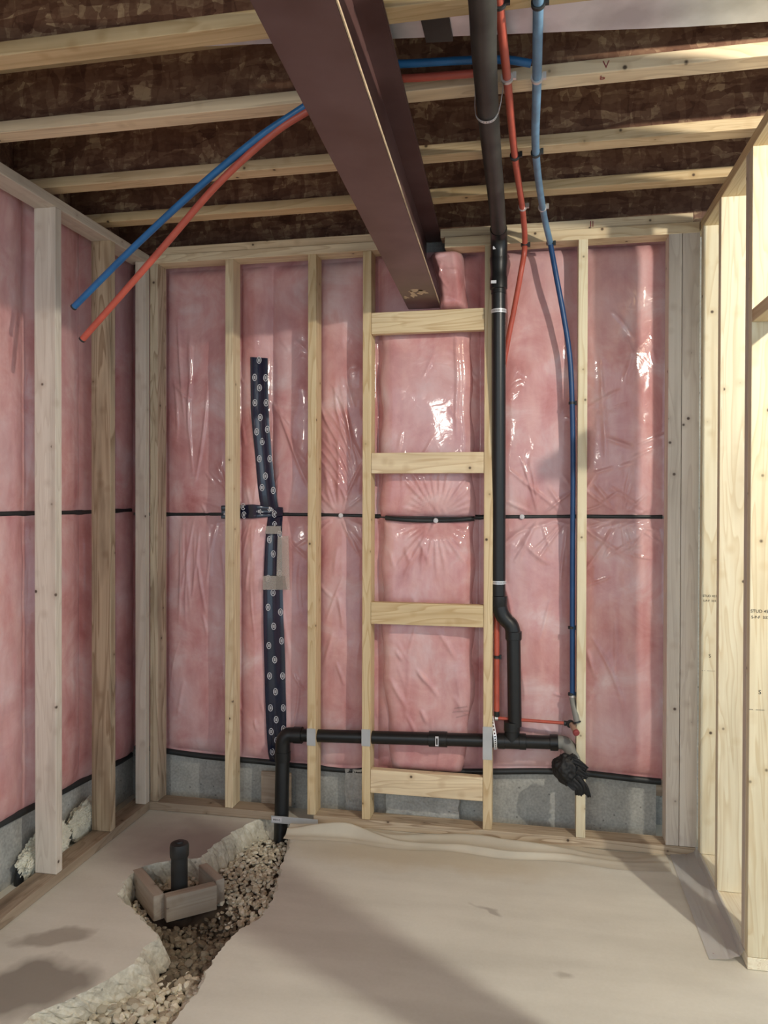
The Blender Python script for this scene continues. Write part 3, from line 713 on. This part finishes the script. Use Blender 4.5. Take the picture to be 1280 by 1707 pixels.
# ------------------------------------------------------------------ floor joists
def joist(yf, label, xa=-1.965, xb=4.2, low=None):
    e = empty('floor_joist', (0, yf, 2.62), label, 'joist')
    lumber('bottom_flange', (xa, yf-.064, 2.6205), (xb, yf, 2.658), 'x', M['joist'], e)
    lumber('web', (xa, yf-.037, 2.656), (xb, yf-.027, 2.826), 'x', M['osb'], e, bev=.001)
    lumber('top_flange', (xa, yf-.064, 2.824), (xb, yf, 2.8615), 'x', M['joist'], e)
    return e
J4 = joist(-.262, 'wooden I-joist nearest the back wall'); J3 = joist(-.632, 'second wooden I-joist from the back wall, carrying lit right end')
J2 = joist(-1.05, 'third wooden I-joist from the back wall, blue pipe running along it'); J1 = joist(-1.43, 'wooden I-joist nearest the camera, beside the metal duct')
joist(-1.86, 'wooden I-joist above the top edge of the view')
for yy in (-2.28, -2.7, -3.1): joist(yy, 'wooden I-joist overhead behind the view')['group'] = 'joists behind the view'
text('V', .03, (.176, -1.1145, 2.630), (1, 0, 0), (0, 0, 1), M['redink'], J2); text('P', .03, (.17, -1.098, 2.6195), (1, 0, 0), (0, 1, 0), M['redink'], J2)
# duct in the joist bay
dct = empty('metal_duct', (0, -1.34, 2.66), 'galvanised sheet metal duct running in the joist bay at the top of the view', 'duct')
slab('duct_body', [(-.95, -1.428, 2.66), (-.95, -1.378, 2.66), (.37, -1.215, 2.66), (1.3, -1.14, 2.66), (2.6, -1.125, 2.66), (2.6, -1.428, 2.66)], (0, 0, .15), M['galv'], dct)
slab('duct_band', [(-.285, -1.43, 2.652), (-.285, -1.285, 2.652), (-.215, -1.278, 2.652), (-.215, -1.43, 2.652)], (0, 0, .165), M['abs_dusty'], dct)

# ------------------------------------------------------------------ steel beam
bmv = empty('steel_beam', (-.45, 0, 2.30), 'dark red-brown primed steel I-beam running from the back wall toward the camera', 'beam')
bmv.rotation_euler = (0, 0, math.atan2(.075, 2.0))
def bpart(name, lo, hi, m, bev=.003):
    bm = bmesh.new(); bmesh.ops.create_cube(bm, size=1)
    for v in bm.verts: v.co = Vector([lo[i]+(hi[i]-lo[i])*(v.co[i]+.5) for i in range(3)])
    bmesh.ops.bevel(bm, geom=bm.edges[:], offset=bev, segments=2, affect='EDGES')
    return link(name, from_bm(bm, name), m, bmv)
HW = .0735; X0 = -.032
bpart('worn_edge_highlight', (X0+HW-.0022, -4.3, .0005), (X0+HW+.0006, .14, .0075), M['scuff_highlight'], .0004)['label'] = 'painted highlight along the worn flange edge'  # highlight on the worn edge, painted in as a pale strip
bpart('bottom_flange', (X0-HW, -4.3, 0), (X0+HW, .14, .013), M['steel'])
bpart('web', (X0-.005, -4.3, .012), (X0+.005, .14, .310), M['steel'], .001)
bpart('top_flange', (X0-HW, -4.3, .306), (X0+HW, .14, .3195), M['steel'])
for (xa, ya, L, w) in ((.02, -.17, .05, .02), (-.02, -.14, .07, .012), (.0, -.2, .03, .03), (-.055, -.1, .03, .01)):
    pts = [Vector((X0+xa+math.cos(a)*w*(1+.4*math.sin(5*a)), ya+math.sin(a)*L*(.6+.35*math.sin(3*a+1)), -.0004)) for a in np.linspace(0, 2*PI, 17)[:-1]]
    me_ = mesh('scuff', pts, [tuple(range(16))[::-1]]); link('scuff', me_, M['scuff_highlight'], bmv)['label'] = 'bare scuffed patch'

# ------------------------------------------------------------------ black drain
dr = empty('drain_pipe', (-.15, .04, .42), 'black plastic drain pipe running overhead, down beside the ladder and along near the floor', 'drain pipe')
ya = .042
def py_(y, px, py): return at(1, y, px, py)
p_stop = py_(ya, 832, 700); XS = p_stop.x
top_y = -.035
over = [at(2, 2.50, 797, -60)]+[at(2, z, px, py) for z, px, py in ((2.515, 804, 0), (2.53, 807, 90), (2.545, 813, 180), (2.555, 820, 260), (2.56, 827, 330))]+[Vector((XS+.002, -.115, 2.553))]
tube('overhead_pipe', over, .0305, M['abs_dusty'], dr, 24, 6, label='dusty overhead run')
tube('sweep_bend', [Vector((XS+.002, -.13, 2.555)), Vector((XS+.002, -.085, 2.54)), Vector((XS+.001, -.060, 2.50)), Vector((XS, -.052, 2.44))], .0345, M['abs'], dr, 24)
lathe('coupling', (XS, -.052, 2.46), (XS, -.052, 2.3), [(0, .036), (.012, .0365), (.03, .035), (.05, .0335), (.075, .0335), (.085, .036), (.13, .036), (.133, .031), (.15, .031)], M['abs'], dr)
boxm('label_sticker', (XS-.022, -.0895, 2.485), (XS+.008, -.087, 2.497), M['white'], dr); boxm('label_sticker', (XS-.03, -.0885, 2.345), (XS-.008, -.086, 2.357), M['white'], dr)
stack = [Vector((XS, -.052, 2.36)), Vector((XS, -.03, 2.1)), Vector((XS, .0, 1.75)), Vector((XS, .02, 1.4)), Vector((XS, .035, 1.06)), Vector((XS, .036, 1.0))]
tube('stack_pipe', stack, .0295, M['abs'], dr, 24)
e0 = py_(.036, 832, 1012); e1 = py_(.038, 856, 1040); e2 = py_(.04, 857, 1075)
lathe('elbow_hub', e0+Vector((0, 0, .05)), e0, [(0, .031), (.002, .0345), (.04, .0345), (.05, .031)], M['abs'], dr)
tube('offset_bend', [e0+Vector((0, 0, .01)), e0+Vector((.012, 0, -.03)), (e0+e1)/2+Vector((-.002, 0, -.018)), e1+Vector((-.010, 0, -.008)), e1+Vector((-.001, 0, -.045)), e1+Vector((0, 0, -.07))], .032, M['abs'], dr, 24, 6)
lathe('elbow_hub', e1+Vector((0, 0, -.03)), e1+Vector((0, 0, -.3)), [(0, .032), (.002, .035), (.035, .035), (.037, .031)], M['abs'], dr)
tee = py_(ya, 858, 1236); tube('lower_stack_pipe', [e1+Vector((0, 0, -.06)), Vector((tee.x, ya, .48))], .0295, M['abs'], dr, 24, straight=True)
hl = py_(ya, 484, 1225); hr = py_(ya, 938, 1238)
def onh(px): t = (px-484)/(938-484); return hl.lerp(hr, t)
tube('horizontal_pipe', [onh(492), onh(924)], .0285, M['abs'], dr, 24, straight=True)
dirh = (hr-hl).normalized()
tc = onh(858)
lathe('tee_fitting', tc-dirh*.06, tc+dirh*.06, [(0, .0295), (.001, .034), (.028, .034), (.03, .0325), (.09, .0325), (.092, .034), (.119, .034), (.12, .0295)], M['abs'], dr)
lathe('tee_branch', tc, tc+Vector((0, 0, .2)), [(0, .0325), (.045, .0325), (.047, .035), (.085, .035), (.087, .030)], M['abs'], dr)
cc = onh(738); lathe('coupling', cc-dirh*.04, cc+dirh*.04, [(0, .029), (.001, .0335), (.039, .0335), (.041, .0335), (.079, .0335), (.08, .029)], M['abs'], dr)
s_ = boxm('label_sticker', (cc.x-.008, cc.y-.0355, cc.z-.02), (cc.x+.006, cc.y-.0335, cc.z+.022), M['white'], dr)
boxm('sticker_print', (cc.x-.004, cc.y-.0362, cc.z-.014), (cc.x+.002, cc.y-.0356, cc.z+.014), M['black'], dr)
# left elbow and riser
rx = py_(.035, 471, 1300).x
tube('riser_elbow', [onh(505), onh(490)+Vector((-.01, 0, 0)), Vector((rx+.020, .04, hl.z-.004)), Vector((rx+.003, .037, hl.z-.026)), Vector((rx, .036, hl.z-.075)), Vector((rx, .036, hl.z-.12))], .034, M['abs'], dr, 24, 5)
lathe('elbow_hub', onh(490), onh(506), [(0, .034), (.001, .037), (.04, .037), (.042, .030)], M['abs'], dr)
lathe('elbow_hub', Vector((rx, .036, hl.z-.075)), Vector((rx, .036, 0)), [(0, .033), (.001, .0365), (.04, .0365), (.042, .031)], M['abs'], dr)
tube('riser_pipe', [Vector((rx, .036, hl.z-.1)), Vector((rx, .030, .2)), Vector((rx+.002, .012, .0)), Vector((rx+.004, -.01, -.14))], .032, M['abs'], dr, 24)
# right grey elbow
E0 = onh(918)
lathe('elbow_hub', E0, E0+dirh, [(0, .029), (.001, .0345), (.032, .0345), (.034, .031)], M['abs'], dr)
tube('stub_elbow', [E0+dirh*.02, E0+dirh*.055, E0+Vector((.080, -.012, -.014)), E0+Vector((.094, -.032, -.045)), E0+Vector((.098, -.052, -.080))], .0285, M['greyfit'], dr, 24, 6, label='grey elbow')
# bag over the stub
bc = Vector((.130, -.075, .350))
bm = bmesh.new(); bmesh.ops.create_icosphere(bm, subdivisions=5, radius=1)
for v in bm.verts:
    d = v.co.normalized(); r = 1+.16*noise.noise(d*2.1)+.10*noise.noise(d*5+Vector((4, 4, 4)))+.05*abs(noise.noise(d*11))
    v.co = Vector((d.x*.056*r+.014*max(0, -d.z), d.y*.045*r, d.z*.062*r))
bag = link('plastic_bag', from_bm(bm, 'bag'), M['bag'], loc=bc, smooth=True); tag(bag, 'crumpled black plastic bag taped over the grey pipe end', 'bag')
def tail(pts, ws, yo=-.01):
    V, Fc = [], []; P = smoothpath([Vector(p) for p in pts], 5); n = len(P)
    for i, p in enumerate(P):
        w = np.interp(i/(n-1), np.linspace(0, 1, len(ws)), ws); t = (P[min(i+1, n-1)]-P[max(i-1, 0)]).normalized(); s = Vector((t.z, 0, -t.x))
        for k in range(7): q = (k/6-.5)*2; V.append(p+s*w*q+Vector((0, .006*math.sin(k*2.6+i*.5), 0)))
    for i in range(n-1):
        for k in range(6): a = i*7+k; Fc.append((a, a+1, a+8, a+7))
    o = link('bag_tail', mesh('tail', V, Fc), M['bag'], bag, smooth=True); o.modifiers.new('s', 'SOLIDIFY').thickness = .003
tail([(.02, -.03, -.02), (.05, -.035, -.055), (.062, -.03, -.09)], (.035, .028, .012)); tail([(.045, -.03, -.035), (.075, -.03, -.065), (.088, -.03, -.098)], (.02, .014, .006))
tail([(.0, -.02, .045), (.045, -.03, .035), (.08, -.028, .012)], (.02, .018, .010)); tail([(.012, -.02, .04), (.038, -.03, .066)], (.012, .008)); tail([(.035, -.035, .01), (.07, -.03, -.012), (.082, -.03, -.02)], (.022, .016, .01))
tail([(.01, -.035, -.03), (.045, -.04, -.06), (.045, -.035, -.092)], (.022, .02, .012))
# nail plates guarding the pipe
for x, z0, z1, lab in ((bx[1], .353, .425, 'small grey nail plate on the stud right of the riser'), (bx[2], .367, .437, 'small grey nail plate on the left ladder stud'), (bx[3], .343, .480, 'long grey nail plate on the right ladder stud')):
    n = 5; P = [(x-.001, z0), (x+T+.001, z0)]; 
    top = [(x+T+.001-(T+.002)*k/(2*n), z1+(.004 if k % 2 else 0)) for k in range(2*n+1)]
    bot = [(x-.001+(T+.002)*k/(2*n), z0-(.004 if k % 2 else 0)) for k in range(2*n+1)]
    o = slab('nail_plate', [(a, -.0022, b) for a, b in bot+top], (0, .0015, 0), M['plate']); tag(o, lab, 'nail plate')
# flat strap across the riser
stp = empty('metal_strap', (-1.15, -.03, .012), 'flat grey metal strap across the riser pipe at the floor, white sticker on it', 'strap')
boxm('strap_plate', (-1.152, -.034, .004), (-.935, -.031, .036), M['plate'], stp, .001)
boxm('label_sticker', (-1.148, -.0355, .010), (-1.103, -.0341, .030), M['white'], stp); text('MEH-2', .012, (-1.142, -.036, .016), (1, 0, 0), (0, 0, 1), M['black'], stp, 'sticker_print')

# perforated hanger straps
def perf(name, path, w, label, wdir, cat='strap'):
    P = smoothpath(path, 6); bm = bmesh.new(); L = 0; wd = Vector(wdir).normalized(); rows = []
    for i, p in enumerate(P): rows.append([bm.verts.new(p-wd*w/2), bm.verts.new(p-wd*w*.2), bm.verts.new(p+wd*w*.2), bm.verts.new(p+wd*w/2)])
    for i in range(len(P)-1):
        for k in range(3):
            if k == 1 and i % 2 == 0: continue
            bm.faces.new((rows[i][k], rows[i][k+1], rows[i+1][k+1], rows[i+1][k]))
    o = link(name, from_bm(bm, name), M['strap']); o.modifiers.new('s', 'SOLIDIFY').thickness = .0012
    return tag(o, label, cat)
def around(c, r, a0, a1, n=9): return [c+Vector((math.cos(a)*r, math.sin(a)*r, 0)) for a in np.linspace(a0, a1, n)]
def stack_at(z):
    for a, b in zip(stack, stack[1:]):
        if b.z <= z <= a.z: t = (a.z-z)/(a.z-b.z); return a.lerp(b, t)
z1 = py_(-.04, 832, 520).z; z2 = py_(.02, 832, 971).z
perf('pipe_strap', around(stack_at(z1), .0315, -PI*1.05, .25), .016, 'perforated metal strap around the upper black stack', (0, 0, 1))
perf('pipe_strap', around(stack_at(z2), .0315, -PI*1.05, .25), .014, 'perforated metal strap around the lower black stack above the bend', (0, 0, 1))
hx = onh(832); perf('pipe_strap', [hx+Vector((-.018, .0, .105)), hx+Vector((-.010, -.015, .07)), hx+Vector((-.002, -.031, .03)), hx+Vector((0, -.034, 0)), hx+Vector((0, -.028, -.024)), hx+Vector((0, -.008, -.035))], .014, 'perforated metal strap hanging from the stud around the horizontal pipe', (1, 0, .25))
pc = at(2, 2.545, 812, 184); perf('pipe_strap', [pc+Vector((.045, 0, .075)), pc+Vector((.036, 0, .012)), pc+Vector((.022, 0, -.024)), pc+Vector((0, 0, -.033)), pc+Vector((-.022, 0, -.025)), pc+Vector((-.033, 0, .0)), pc+Vector((-.033, 0, .07))], .012, 'metal strap holding the overhead drain pipe under the joist', (0, 1, 0))

# ------------------------------------------------------------------ PEX lines
def zz(z, px, py): return at(2, z, px, py)
RJ = .0125
bpth = [zz(2.585, 898, -60), zz(2.59, 897, 5), zz(2.592, 895, 130), zz(2.59, 893, 255), zz(2.575, 905, 350), Vector((.058, -.028, 2.515)), at(1, -.022, 927, 460), at(1, .0, 940, 530), at(1, .015, 950, 600), at(1, .025, 954, 690), at(1, .03, 955, 800), at(1, .03, 954, 950), at(1, .03, 954, 1160)]
bl_ = empty('blue_water_pipe', bpth[-1], 'blue plastic water pipe running overhead then down the fifth back stud', 'water pipe')
rsc = [.0115]*1
tube('pipe', bpth[:6], .0125, M['greyblue'], bl_, 16, label='greyish overhead run'); 
tube('pipe', bpth[5:], .011, M['darkblue'], bl_, 16, label='blue run down the stud')
rpth = [zz(2.585, 829, -60), zz(2.59, 832, 5), zz(2.592, 845, 130), zz(2.59, 858, 260), zz(2.575, 871, 350), Vector((-.046, -.028, 2.515)), at(1, -.01, 868, 455), at(1, .04, 856, 520), at(1, .06, 848, 560), at(1, .085, 838, 620), at(1, .088, 831, 700), at(1, .088, 829, 900), at(1, .075, 828, 1000), at(1, .06, 828, 1060), at(1, .05, 828, 1186)]
rd_ = empty('red_water_pipe', rpth[-1], 'red plastic water pipe running overhead then down behind the black stack', 'water pipe')
tube('pipe', rpth, .0115, M['red'], rd_, 16)
t0, t1 = at(1, .05, 828, 1197), at(1, .02, 948, 1206)
tube('cross_pipe', [t0, t1], .0068, M['red'], rd_, 14, straight=True, label='thin horizontal run')
lathe('fitting', t0+Vector((0, 0, .03)), t0, [(0, .012), (.02, .012), (.025, .009), (.036, .009)], M['rubber'], rd_)
lathe('clamp_ring', t0+Vector((-.008, 0, 0)), t0+Vector((.012, 0, 0)), [(0, .009), (.0005, .0115), (.0135, .0115), (.014, .009)], M['copper'], rd_)
lathe('fitting', t1-Vector((.02, 0, 0)), t1+Vector((.02, 0, 0)), [(0, .008), (.001, .0105), (.014, .0105), (.016, .0075), (.034, .0075)], M['rubber'], rd_)
be = at(1, .03, 954, 1163)
lathe('clamp_ring', be+Vector((0, 0, .012)), be, [(0, .0115), (.0005, .0135), (.009, .0135), (.0095, .0115)], M['copper'], bl_)
g1 = at(1, -.01, 962, 1205)
tube('grey_stub', [be, be+Vector((.003, -.006, -.022)), be+Vector((.010, -.022, -.055)), g1], .0125, M['greyfit'], bl_, 16, label='grey bent end')
lathe('end_ring', g1+Vector((-.001, 0, .006)), g1+Vector((.003, -.003, -.006)), [(0, .012), (.0005, .0155), (.007, .0155), (.0075, .012)], M['rubber'], bl_)
c0 = at(1, .015, 952, 1207); c1 = at(1, -.04, 960, 1221)
tube('capped_stub', [c0, (c0+c1)/2+Vector((.0, -.004, .003)), c1], .0118, M['tanfit'], rd_, 16, label='copper coloured stub')
lathe('end_ring', c0+Vector((-.006, .003, .003)), c1, [(0, .012), (.0005, .017), (.010, .017), (.0105, .012)], M['rubber'], rd_)
lathe('stub_cap', c1, c1+(c1-c0), [(-.004, .0118), (-.003, .0135), (.006, .0135), (.010, .009)], M['redink'], rd_)
# loose pair over the beam
def pair(name, m, shift, end_px, labels):
    L = [at(0, -1.60, *end_px)]
    return L
yB = -1.165
bpt = [Vector((-.015, yB, 2.636)), Vector((-.10, yB-.01, 2.650)), Vector((-.3, yB-.012, 2.662)), Vector((-.50, yB-.012, 2.662)), at(1, -1.165, 509, 177), at(1, -1.15, 425, 234), at(1, -1.09, 320, 322), at(1, -1.01, 215, 420), at(1, -.93, 123, 512)]
lb = empty('loose_blue_pipe', bpt[-1], 'loose blue plastic pipe hanging open-ended from over the beam at the left', 'water pipe')
tube('pipe', bpt, .0108, M['blue'], lb, 16)
rpt = [Vector((-.11, yB+.005, 2.626)), Vector((-.3, yB+.01, 2.634)), Vector((-.50, yB+.01, 2.636)), at(1, -1.16, 510, 187), at(1, -1.15, 450, 227), at(1, -1.11, 360, 310), at(1, -1.04, 265, 420), at(1, -.94, 137, 566)]
lr = empty('loose_red_pipe', rpt[-1], 'loose red plastic pipe hanging open-ended beside the blue one at the left', 'water pipe')
tube('pipe', rpt, .0108, M['red'], lr, 16)
for o_, pts in ((lb, bpt), (lr, rpt)):
    d = (pts[-1]-pts[-2]).normalized(); lathe('pipe_mouth', pts[-1]-d*.004, pts[-1]+d, [(0, .0108), (.001, .0116), (.0065, .0116), (.007, .0085), (-.002+.0065, .0080)], M['rubber'], o_, label='dark open end')
# clips
def clip(c, m, label, d=(0, 1, 0), r=.0135, white=False):
    e = lathe('pipe_clip', Vector(c)-Vector(d)*.006, Vector(c)+Vector(d)*.006, [(0, r-.001), (.0005, r+.003), (.011, r+.003), (.012, r-.001)], m, None)
    x = bmesh.new(); x.from_mesh(e.data); p = Vector((r+.006, 0, .004)) if abs(d[1]) > .5 else Vector((r+.004, 0, 0))
    g_ = bmesh.ops.create_cube(x, size=1)
    for v in g_['verts']: v.co = Vector((v.co.x*.010, v.co.y*.010, v.co.z*.018))+p+Vector(d)*.006
    x.to_mesh(e.data); x.free(); return tag(e, label, 'clip')
clip(bpth[1], M['rubber'], 'black clip on the blue overhead pipe at the top edge'); clip(bpth[2], M['copper'], 'white clip on the blue overhead pipe, at the third joist')
clip(bpth[3], M['rubber'], 'black clip on the blue overhead pipe, at the second joist'); clip(at(2, 2.58, 904, 346), M['copper'], 'white clip on the blue pipe near the first joist'); clip(bpth[5], M['rubber'], 'black clip on the blue pipe at the back top plate', (0, 0, 1))
clip(rpth[1], M['rubber'], 'black clip on the red overhead pipe at the top edge'); clip(rpth[2], M['copper'], 'white clip on the red overhead pipe, at the third joist')
clip(rpth[3], M['rubber'], 'black clip on the red overhead pipe, at the second joist'); clip(at(2, 2.58, 871, 345), M['copper'], 'white clip on the red pipe near the first joist'); clip(rpth[5], M['rubber'], 'black clip on the red pipe at the back top plate', (0, 0, 1))
for p_, l_ in ((at(1, .025, 953, 672), 'highest black clip holding the blue pipe to the stud'), (at(1, .03, 952, 1046), 'middle black clip holding the blue pipe to the stud'), (at(1, .03, 952, 1157), 'lowest black clip holding the blue pipe, by the grey end')):
    clip(p_, M['rubber'], l_, (0, 0, 1), .0105)
clip(at(1, .052, 828, 1095), M['rubber'], 'black clip on the red pipe low beside the ladder stud', (0, 0, 1), .0108)

# ------------------------------------------------------------------ ground details
boxo = [((-1.525, -.535), (-1.345, -.705), 'short form board left of the capped pipe', .040), ((-1.322, -.702), (-1.178, -.582), 'short form board in front of the capped pipe', .038), ((-1.172, -.552), (-1.29, -.448), 'short form board behind the capped pipe', .036)]
for (a, b, lab, w) in boxo:
    tag(board('form_board', (*a, -.045), (*b, -.045), w, .092, M['formwood'], lab), lab, 'lumber')
st = empty('capped_pipe', (-1.316, -.60, -.1), 'dusty black capped pipe stub standing inside the wooden form', 'drain pipe')
lathe('pipe', (-1.316, -.60, -.13), (-1.316, -.60, .2), [(0, .031), (.24, .031)], M['abs_dusty'], st)
lathe('pipe_cap', (-1.316, -.60, .098), (-1.316, -.60, .2), [(0, .031), (.001, .0345), (.012, .036), (.040, .036), (.050, .033), (.054, .026), (.055, .012)], M['abs_dusty'], st)
lathe('test_plug', (-1.316, -.60, .152), (-1.316, -.60, .2), [(0, .016), (.005, .015), (.0055, .006), (.007, .005)], M['abs'], st)
def tuft(c, s, label, seed):
    bm = bmesh.new(); bmesh.ops.create_icosphere(bm, subdivisions=6, radius=1); o3 = Vector((seed, seed*2, 0))
    for v in bm.verts:
        d = v.co.normalized(); r = 1+.3*noise.noise(d*2+o3)+.22*abs(noise.noise(d*6+o3))+.14*abs(noise.noise(d*14+o3))+.07*noise.noise(d*34+o3); v.co = Vector((d.x*s[0], d.y*s[1], d.z*s[2]))*r
        v.co.z = max(v.co.z, -c[2]+.002); v.co.x = max(v.co.x, XC+.002-c[0])
    o = link('wool_tuft', from_bm(bm, 'tuft'), M['wool'], loc=c, smooth=False); tag(o, label, 'insulation')
tuft((-1.885, -.60, .075), (.036, .13, .075), 'pale wool clump on the ground behind the nearest left stud', 2); tuft((-1.885, -.335, .085), (.032, .10, .065), 'cream fibrous wool clump beside the brown left stud', 5)
lathe('floor_stub', (-1.90, -.735, 0), (-1.90, -.735, .1), [(0, .018), (.02, .018), (.05, .012), (.055, .011)], M['abs'], None)
tag(COL.objects[-1], 'small black stub in the gap by the left foundation wall', 'pipe')
# crumpled sheet edge along the back bottom plate
def h_sheet(U, Vv):
    t = Vv; a = .5+.5*np.sin(U*5.2+1.0); env = np.exp(-((U+.85)/.28)**2)+.9*np.exp(-((U+.12)/.28)**2)+.18
    return .003+.028*env*np.exp(-((t-.35-.15*np.sin(U*6))/.16)**2)+.022*env*np.exp(-((t-.72-.12*np.sin(U*4+2))/.10)**2)+.005*nz(U*3, t, 3., 2.)*np.clip(t*(1-t)*6, 0, 1)
def pl_sheet(U, Vv, H):
    k = np.clip((1-Vv)*8, 0, 1); return np.stack([U, -.008-.15*Vv+.012*np.sin(U*14), H*k+.0008], -1)
tag(sheet('floor_sheet', -1.05, .53, 0, 1, h_sheet, pl_sheet, M['canvas'], step=.012, loc=(0, 0, 0)), 'crumpled beige sheet edge along the back bottom plate', 'sheet')
# translucent poly draped over the right bottom plate
def pl_poly(U, Vv, H):
    u = U; prof = np.array([(0, .655, .0425), (.12, .648, .040), (.3, .640, .022), (.5, .610, .008), (1, .546, .003)])
    X = np.interp(Vv, prof[:, 0], prof[:, 1])+.006*np.sin(u*19)*np.exp(-((Vv-.45)/.2)**2)+.0*u; Z = np.interp(Vv, prof[:, 0], prof[:, 2])
    return np.stack([X, u, Z+H], -1)
po = sheet('poly_sheet', -.728, .0, 0, 1, lambda U, Vv: .0015+.004*np.abs(nz(U, Vv, 6., 3.))*np.clip(Vv*4, 0, 1)*np.clip((1-Vv)*5, 0, 1), pl_poly, M['poly'], step=.012, loc=(0, 0, 0))
tag(po, 'translucent poly sheet draped along the foot of the right stud wall', 'sheet')
text('T-NIL', .022, (.562, -.712, .0065), (1, 0, 0), (0, 1, 0), M['grime'], po, 'print')
# pencil scribbles on the pink batt
bt = [o for o in COL.objects if o.get('label', '').startswith('plump pink batt between the ladder studs below')][0]
V, Fc = [], []
for ln, (px0, py0, px1, py1) in enumerate(((757, 1181, 779, 1178), (754, 1187, 782, 1185), (760, 1196, 781, 1191))):
    for q in range(26):
        t0_ = q/26; a = at(1, YF-.010, px0+(px1-px0)*t0_, py0+(py1-py0)*t0_+1.6*math.sin(q*2.3)); b = at(1, YF-.010, px0+(px1-px0)*(q+1)/26, py0+(py1-py0)*(q+1)/26+1.6*math.sin((q+1)*2.3))
        k = len(V); s = Vector((0, 0, .0011)); V += [a-s-bt.location, b-s-bt.location, b+s-bt.location, a+s-bt.location]; Fc.append((k, k+1, k+2, k+3))
link('print', mesh('print', V, Fc), M['grime'], bt)['label'] = 'smudged printing'
